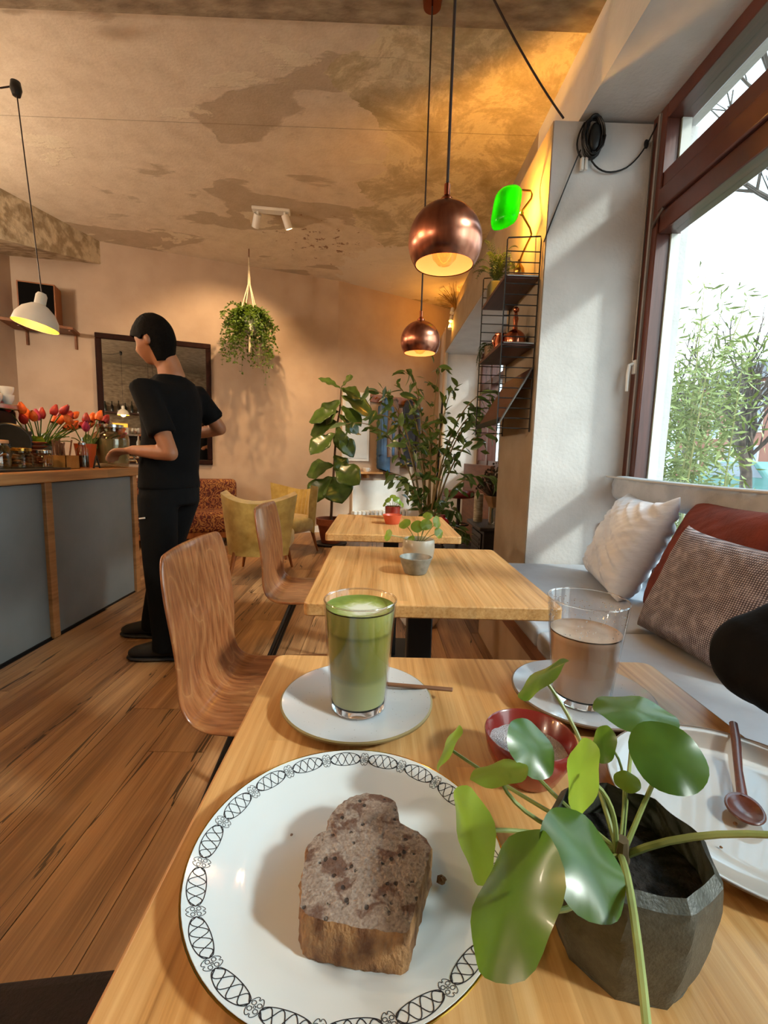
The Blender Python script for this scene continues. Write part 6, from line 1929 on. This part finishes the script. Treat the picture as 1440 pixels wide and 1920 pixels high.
b.tube([pel - V((0, 0, .06)), pel + V((0, 0, .1)), chest, chest + V((0, 0, .12)), nk - V((0, 0, .02))], [(.14, .09), (.13, .085), (.15, .10), (.15, .085), (.07, .06)], 16, up=F)
def armm(mb, sh_, el, wr, k=1.0):
    mb.tube([sh_, sh_.lerp(el, .5), el], [.050 * k, .046 * k, .038 * k], 12)
    mb.ball(el, .038 * k, 10, 6)
    mb.tube([el, el.lerp(wr, .35), wr], [.038 * k, .038 * k, .025 * k], 12)
armm(b, shL, elL, wrL); armm(b, shR, elR, wrR)
hand(b, wrL, (-1, .25, -.15), (.1, .1, 1), 1, .7)
hand(b, wrR, (-.7, .7, -.2), (.2, .2, 1), -1, .5)
hipL = pel - Sd * .085 - V((0, 0, .05)); hipR = pel + Sd * .085 - V((0, 0, .05))
ftL = V((-1.09, 2.31, .085)); ftR = V((-1.295, 2.60, .085))
knL = hipL.lerp(ftL, .5) + F * .015; knR = hipR.lerp(ftR, .5) + F * .03
for hp_, kn, ft in ((hipL, knL, ftL), (hipR, knR, ftR)):
    b.tube([hp_, kn, ft], [.075, .052, .038], 12)
b.build('body', MT['skin'], man, remesh=.0065, smooth=80)
# hair
h_ = MB()
def hairf(u, v):
    ph = 2 * pi * v
    cx = cos(ph)                                   # 1 = face, -1 = nape
    sm = lambda a, b, t: max(0, min(1, (t - a) / (b - a)))
    end = .40 + .06 * sm(.9, .5, cx) + .06 * sm(.45, .25, cx) - .05 * sm(.25, .1, cx) + .36 * sm(-.02, -.3, cx)
    th = pi * u * end
    te = min(th, pi * .60)
    k = 1.085 + .02 * noise.noise(V((cx * 7, sin(ph) * 7, u * 9))) + .05 * max(0, cos(te))
    r = sin(te) * (1 - .32 * max(0, th - te))
    x, y = r * cx, r * sin(ph)
    z = cos(te)
    px, py, pz = x * (.092 if x > 0 else .100) * k, y * .076 * k, z * .120 * k - .105 * (th - te)
    if z < 0: py *= 1 - .2 * (-z)
    if cx > .5 and u > .6: px += .012 * (u - .6) / .4 * cx
    return hc + hf_ * px + hs_ * py + hu_ * pz
h_.grid(hairf, 30, 60, cv=True)
h_.build('hair', MT['hair'], man, smooth=80, solid=.008)
# t-shirt
s_ = MB()
s_.tube([pel - V((0, 0, .035)), pel + V((0, 0, .06)), chest - V((0, 0, .12)), chest, chest + V((0, 0, .09)), chest + V((0, 0, .145)), nk - V((0, 0, .028)), nk - V((0, 0, .008))],
        [(.178, .128), (.170, .122), (.165, .122), (.178, .13), (.165, .112), (.135, .095), (.100, .082), (.080, .074)], 24, up=F)
for sh_, el in ((shL, elL), (shR, elR)):
    s_.tube([sh_ + (chest - sh_) * .25, sh_, sh_.lerp(el, .45), sh_.lerp(el, .72)], [.078, .066, .064, .068], 16)
s_.build('t_shirt', MT['black_cotton'], man, remesh=.011, smooth=80)
# trousers
t_ = MB()
t_.tube([pel + V((0, 0, .045)), pel - V((0, 0, .04)), pel - V((0, 0, .12))], [(.162, .118), (.172, .125), (.168, .12)], 20, up=F)
for hp_, kn, ft in ((hipL, knL, ftL), (hipR, knR, ftR)):
    t_.tube([hp_ - V((0, 0, .02)), hp_.lerp(kn, .5), kn, kn.lerp(ft, .5), ft + V((0, 0, .03)), ft + V((0, 0, -.035))], [.098, .092, .082, .076, .074, .080], 16)
t_.build('trousers', MT['black_denim'], man, remesh=.012, smooth=80)
MB().bar((-1.208, 2.2965, .752), (-1.172, 2.2835, .758), .004, .007).build('trouser_print', MT['white_paint'], man)
for ft, dd in ((ftL, V((-.97, -.05, 0))), (ftR, V((-.98, .03, 0)))):
    dd.normalize(); g0 = V((ft.x, ft.y, 0))
    m = MB()
    m.tube([g0 - dd * .075 + V((0, 0, .055)), g0 - dd * .05 + V((0, 0, .06)), g0 + dd * .03 + V((0, 0, .062)), g0 + dd * .11 + V((0, 0, .05)), g0 + dd * .17 + V((0, 0, .042)), g0 + dd * .195 + V((0, 0, .036))], [(.03, .03), (.042, .046), (.045, .05), (.050, .036), (.044, .026), (.022, .016)], 16, up=(0, 0, 1))
    sh_o = m.build('shoe', MT['shoe'], man, smooth=80)
    so_ = MB().tube([g0 - dd * .08 + V((0, 0, .013)), g0 - dd * .04 + V((0, 0, .013)), g0 + dd * .1 + V((0, 0, .013)), g0 + dd * .17 + V((0, 0, .013)), g0 + dd * .205 + V((0, 0, .014))], [(.03, .013), (.043, .013), (.052, .013), (.045, .013), (.02, .012)], 14, up=(0, 0, 1))
    so_.build('sole', MT['sole'], sh_o, smooth=60)

# seated guest in black at the right edge
gu = thing('person', 'person in black long sleeves seated on the bench, elbow by the table', 'person', (1.0, .32, .46))
gh_ = V((1.0, .30, 1.30))
gch = V((1.0, .32, .90)); gpel = V((1.02, .32, .56))
gb_ = MB()
fF = V((-1, .1, 0)).normalized(); fS = V((fF.y, -fF.x, 0))
head_mesh(gb_, gh_, fF, fS)
gb_.tube([V((1.0, .32, 1.05)), V((.99, .31, 1.22))], [.06, .055], 12)
gb_.tube([gpel, gch, V((1.0, .32, 1.06))], [(.15, .10), (.16, .11), (.09, .07)], 14, up=fF)
gsL = V((.95, .53, 1.03)); geL = V((.603, .66, .805)); gwL = V((.60, .40, .80))
gsR = V((.98, .13, 1.02)); geR = V((.86, .05, .76)); gwR = V((.62, .12, .775))
armm(gb_, gsL, geL, gwL); armm(gb_, gsR, geR, gwR)
hand(gb_, gwL, (-.3, -1, 0), (0, 0, 1), -1, .4); hand(gb_, gwR, (-1, .1, 0), (0, 0, 1), 1, .4)
for yy in (.22, .42):
    gb_.tube([V((1.0, yy, .56)), V((.58, yy, .56)), V((.50, yy, .08))], [.075, .055, .04], 12)
    gb_.tube([V((.52, yy, .05)), V((.32, yy, .03))], [.04, .03], 10)
gb_.build('body', MT['skin'], gu, remesh=.008, smooth=80)
gt = MB()
gt.tube([gpel - V((0, 0, .04)), gpel + V((0, 0, .1)), gch, V((1.0, .32, 1.0)), V((1.0, .32, 1.06)), V((1.0, .32, 1.1))], [(.18, .13), (.175, .13), (.185, .135), (.17, .11), (.11, .08), (.07, .065)], 20, up=fF)
for a_, e_, w_ in ((gsL, geL, gwL), (gsR, geR, gwR)):
    gt.tube([a_ + (gch - a_) * .2, a_, a_.lerp(e_, .5), e_.lerp(a_, .12), e_, e_.lerp(w_, .15), e_.lerp(w_, .6), w_.lerp(e_, .06)], [.09, .082, .076, .075, .070, .068, .056, .040], 18)
    gt.ball(e_, .072, 14, 9)
gt.build('sweater', MT['black_cotton'], gu, remesh=.010, smooth=80)
gl = MB()
gl.tube([gpel + V((.0, 0, .03)), gpel - V((0, 0, .03))], [(.17, .13), (.17, .13)], 16, up=fF)
for yy in (.22, .42):
    gl.tube([V((1.0, yy, .555)), V((.60, yy, .555)), V((.52, yy, .52)), V((.50, yy, .30)), V((.50, yy, .10))], [.095, .08, .075, .065, .06], 14)
gl.build('trousers', MT['black_denim'], gu, remesh=.012, smooth=80)
gm_ = MB()
def ghair(u, v):
    th = pi * u * .7; ph = 2 * pi * v
    x = sin(th) * cos(ph); y = sin(th) * sin(ph); z = cos(th)
    px, py, pz = x * .112, y * .088, z * .132 + (.0 if x > .2 else -.05 * u)
    if x > .5: pz += .05 * max(0, u - .4)
    return gh_ + fF * px + fS * py + V((0, 0, pz))
gm_.grid(ghair, 20, 30, cv=True)
gm_.build('hair', MT['hair'], gu, smooth=80, solid=.01)
for yy in (.22, .42):
    MB().tube([V((.53, yy, .045)), V((.44, yy, .045)), V((.30, yy, .035))], [(.045, .045), (.048, .045), (.03, .03)], 14, up=(0, 0, 1)).build('shoe', MT['shoe'], gu, smooth=80)
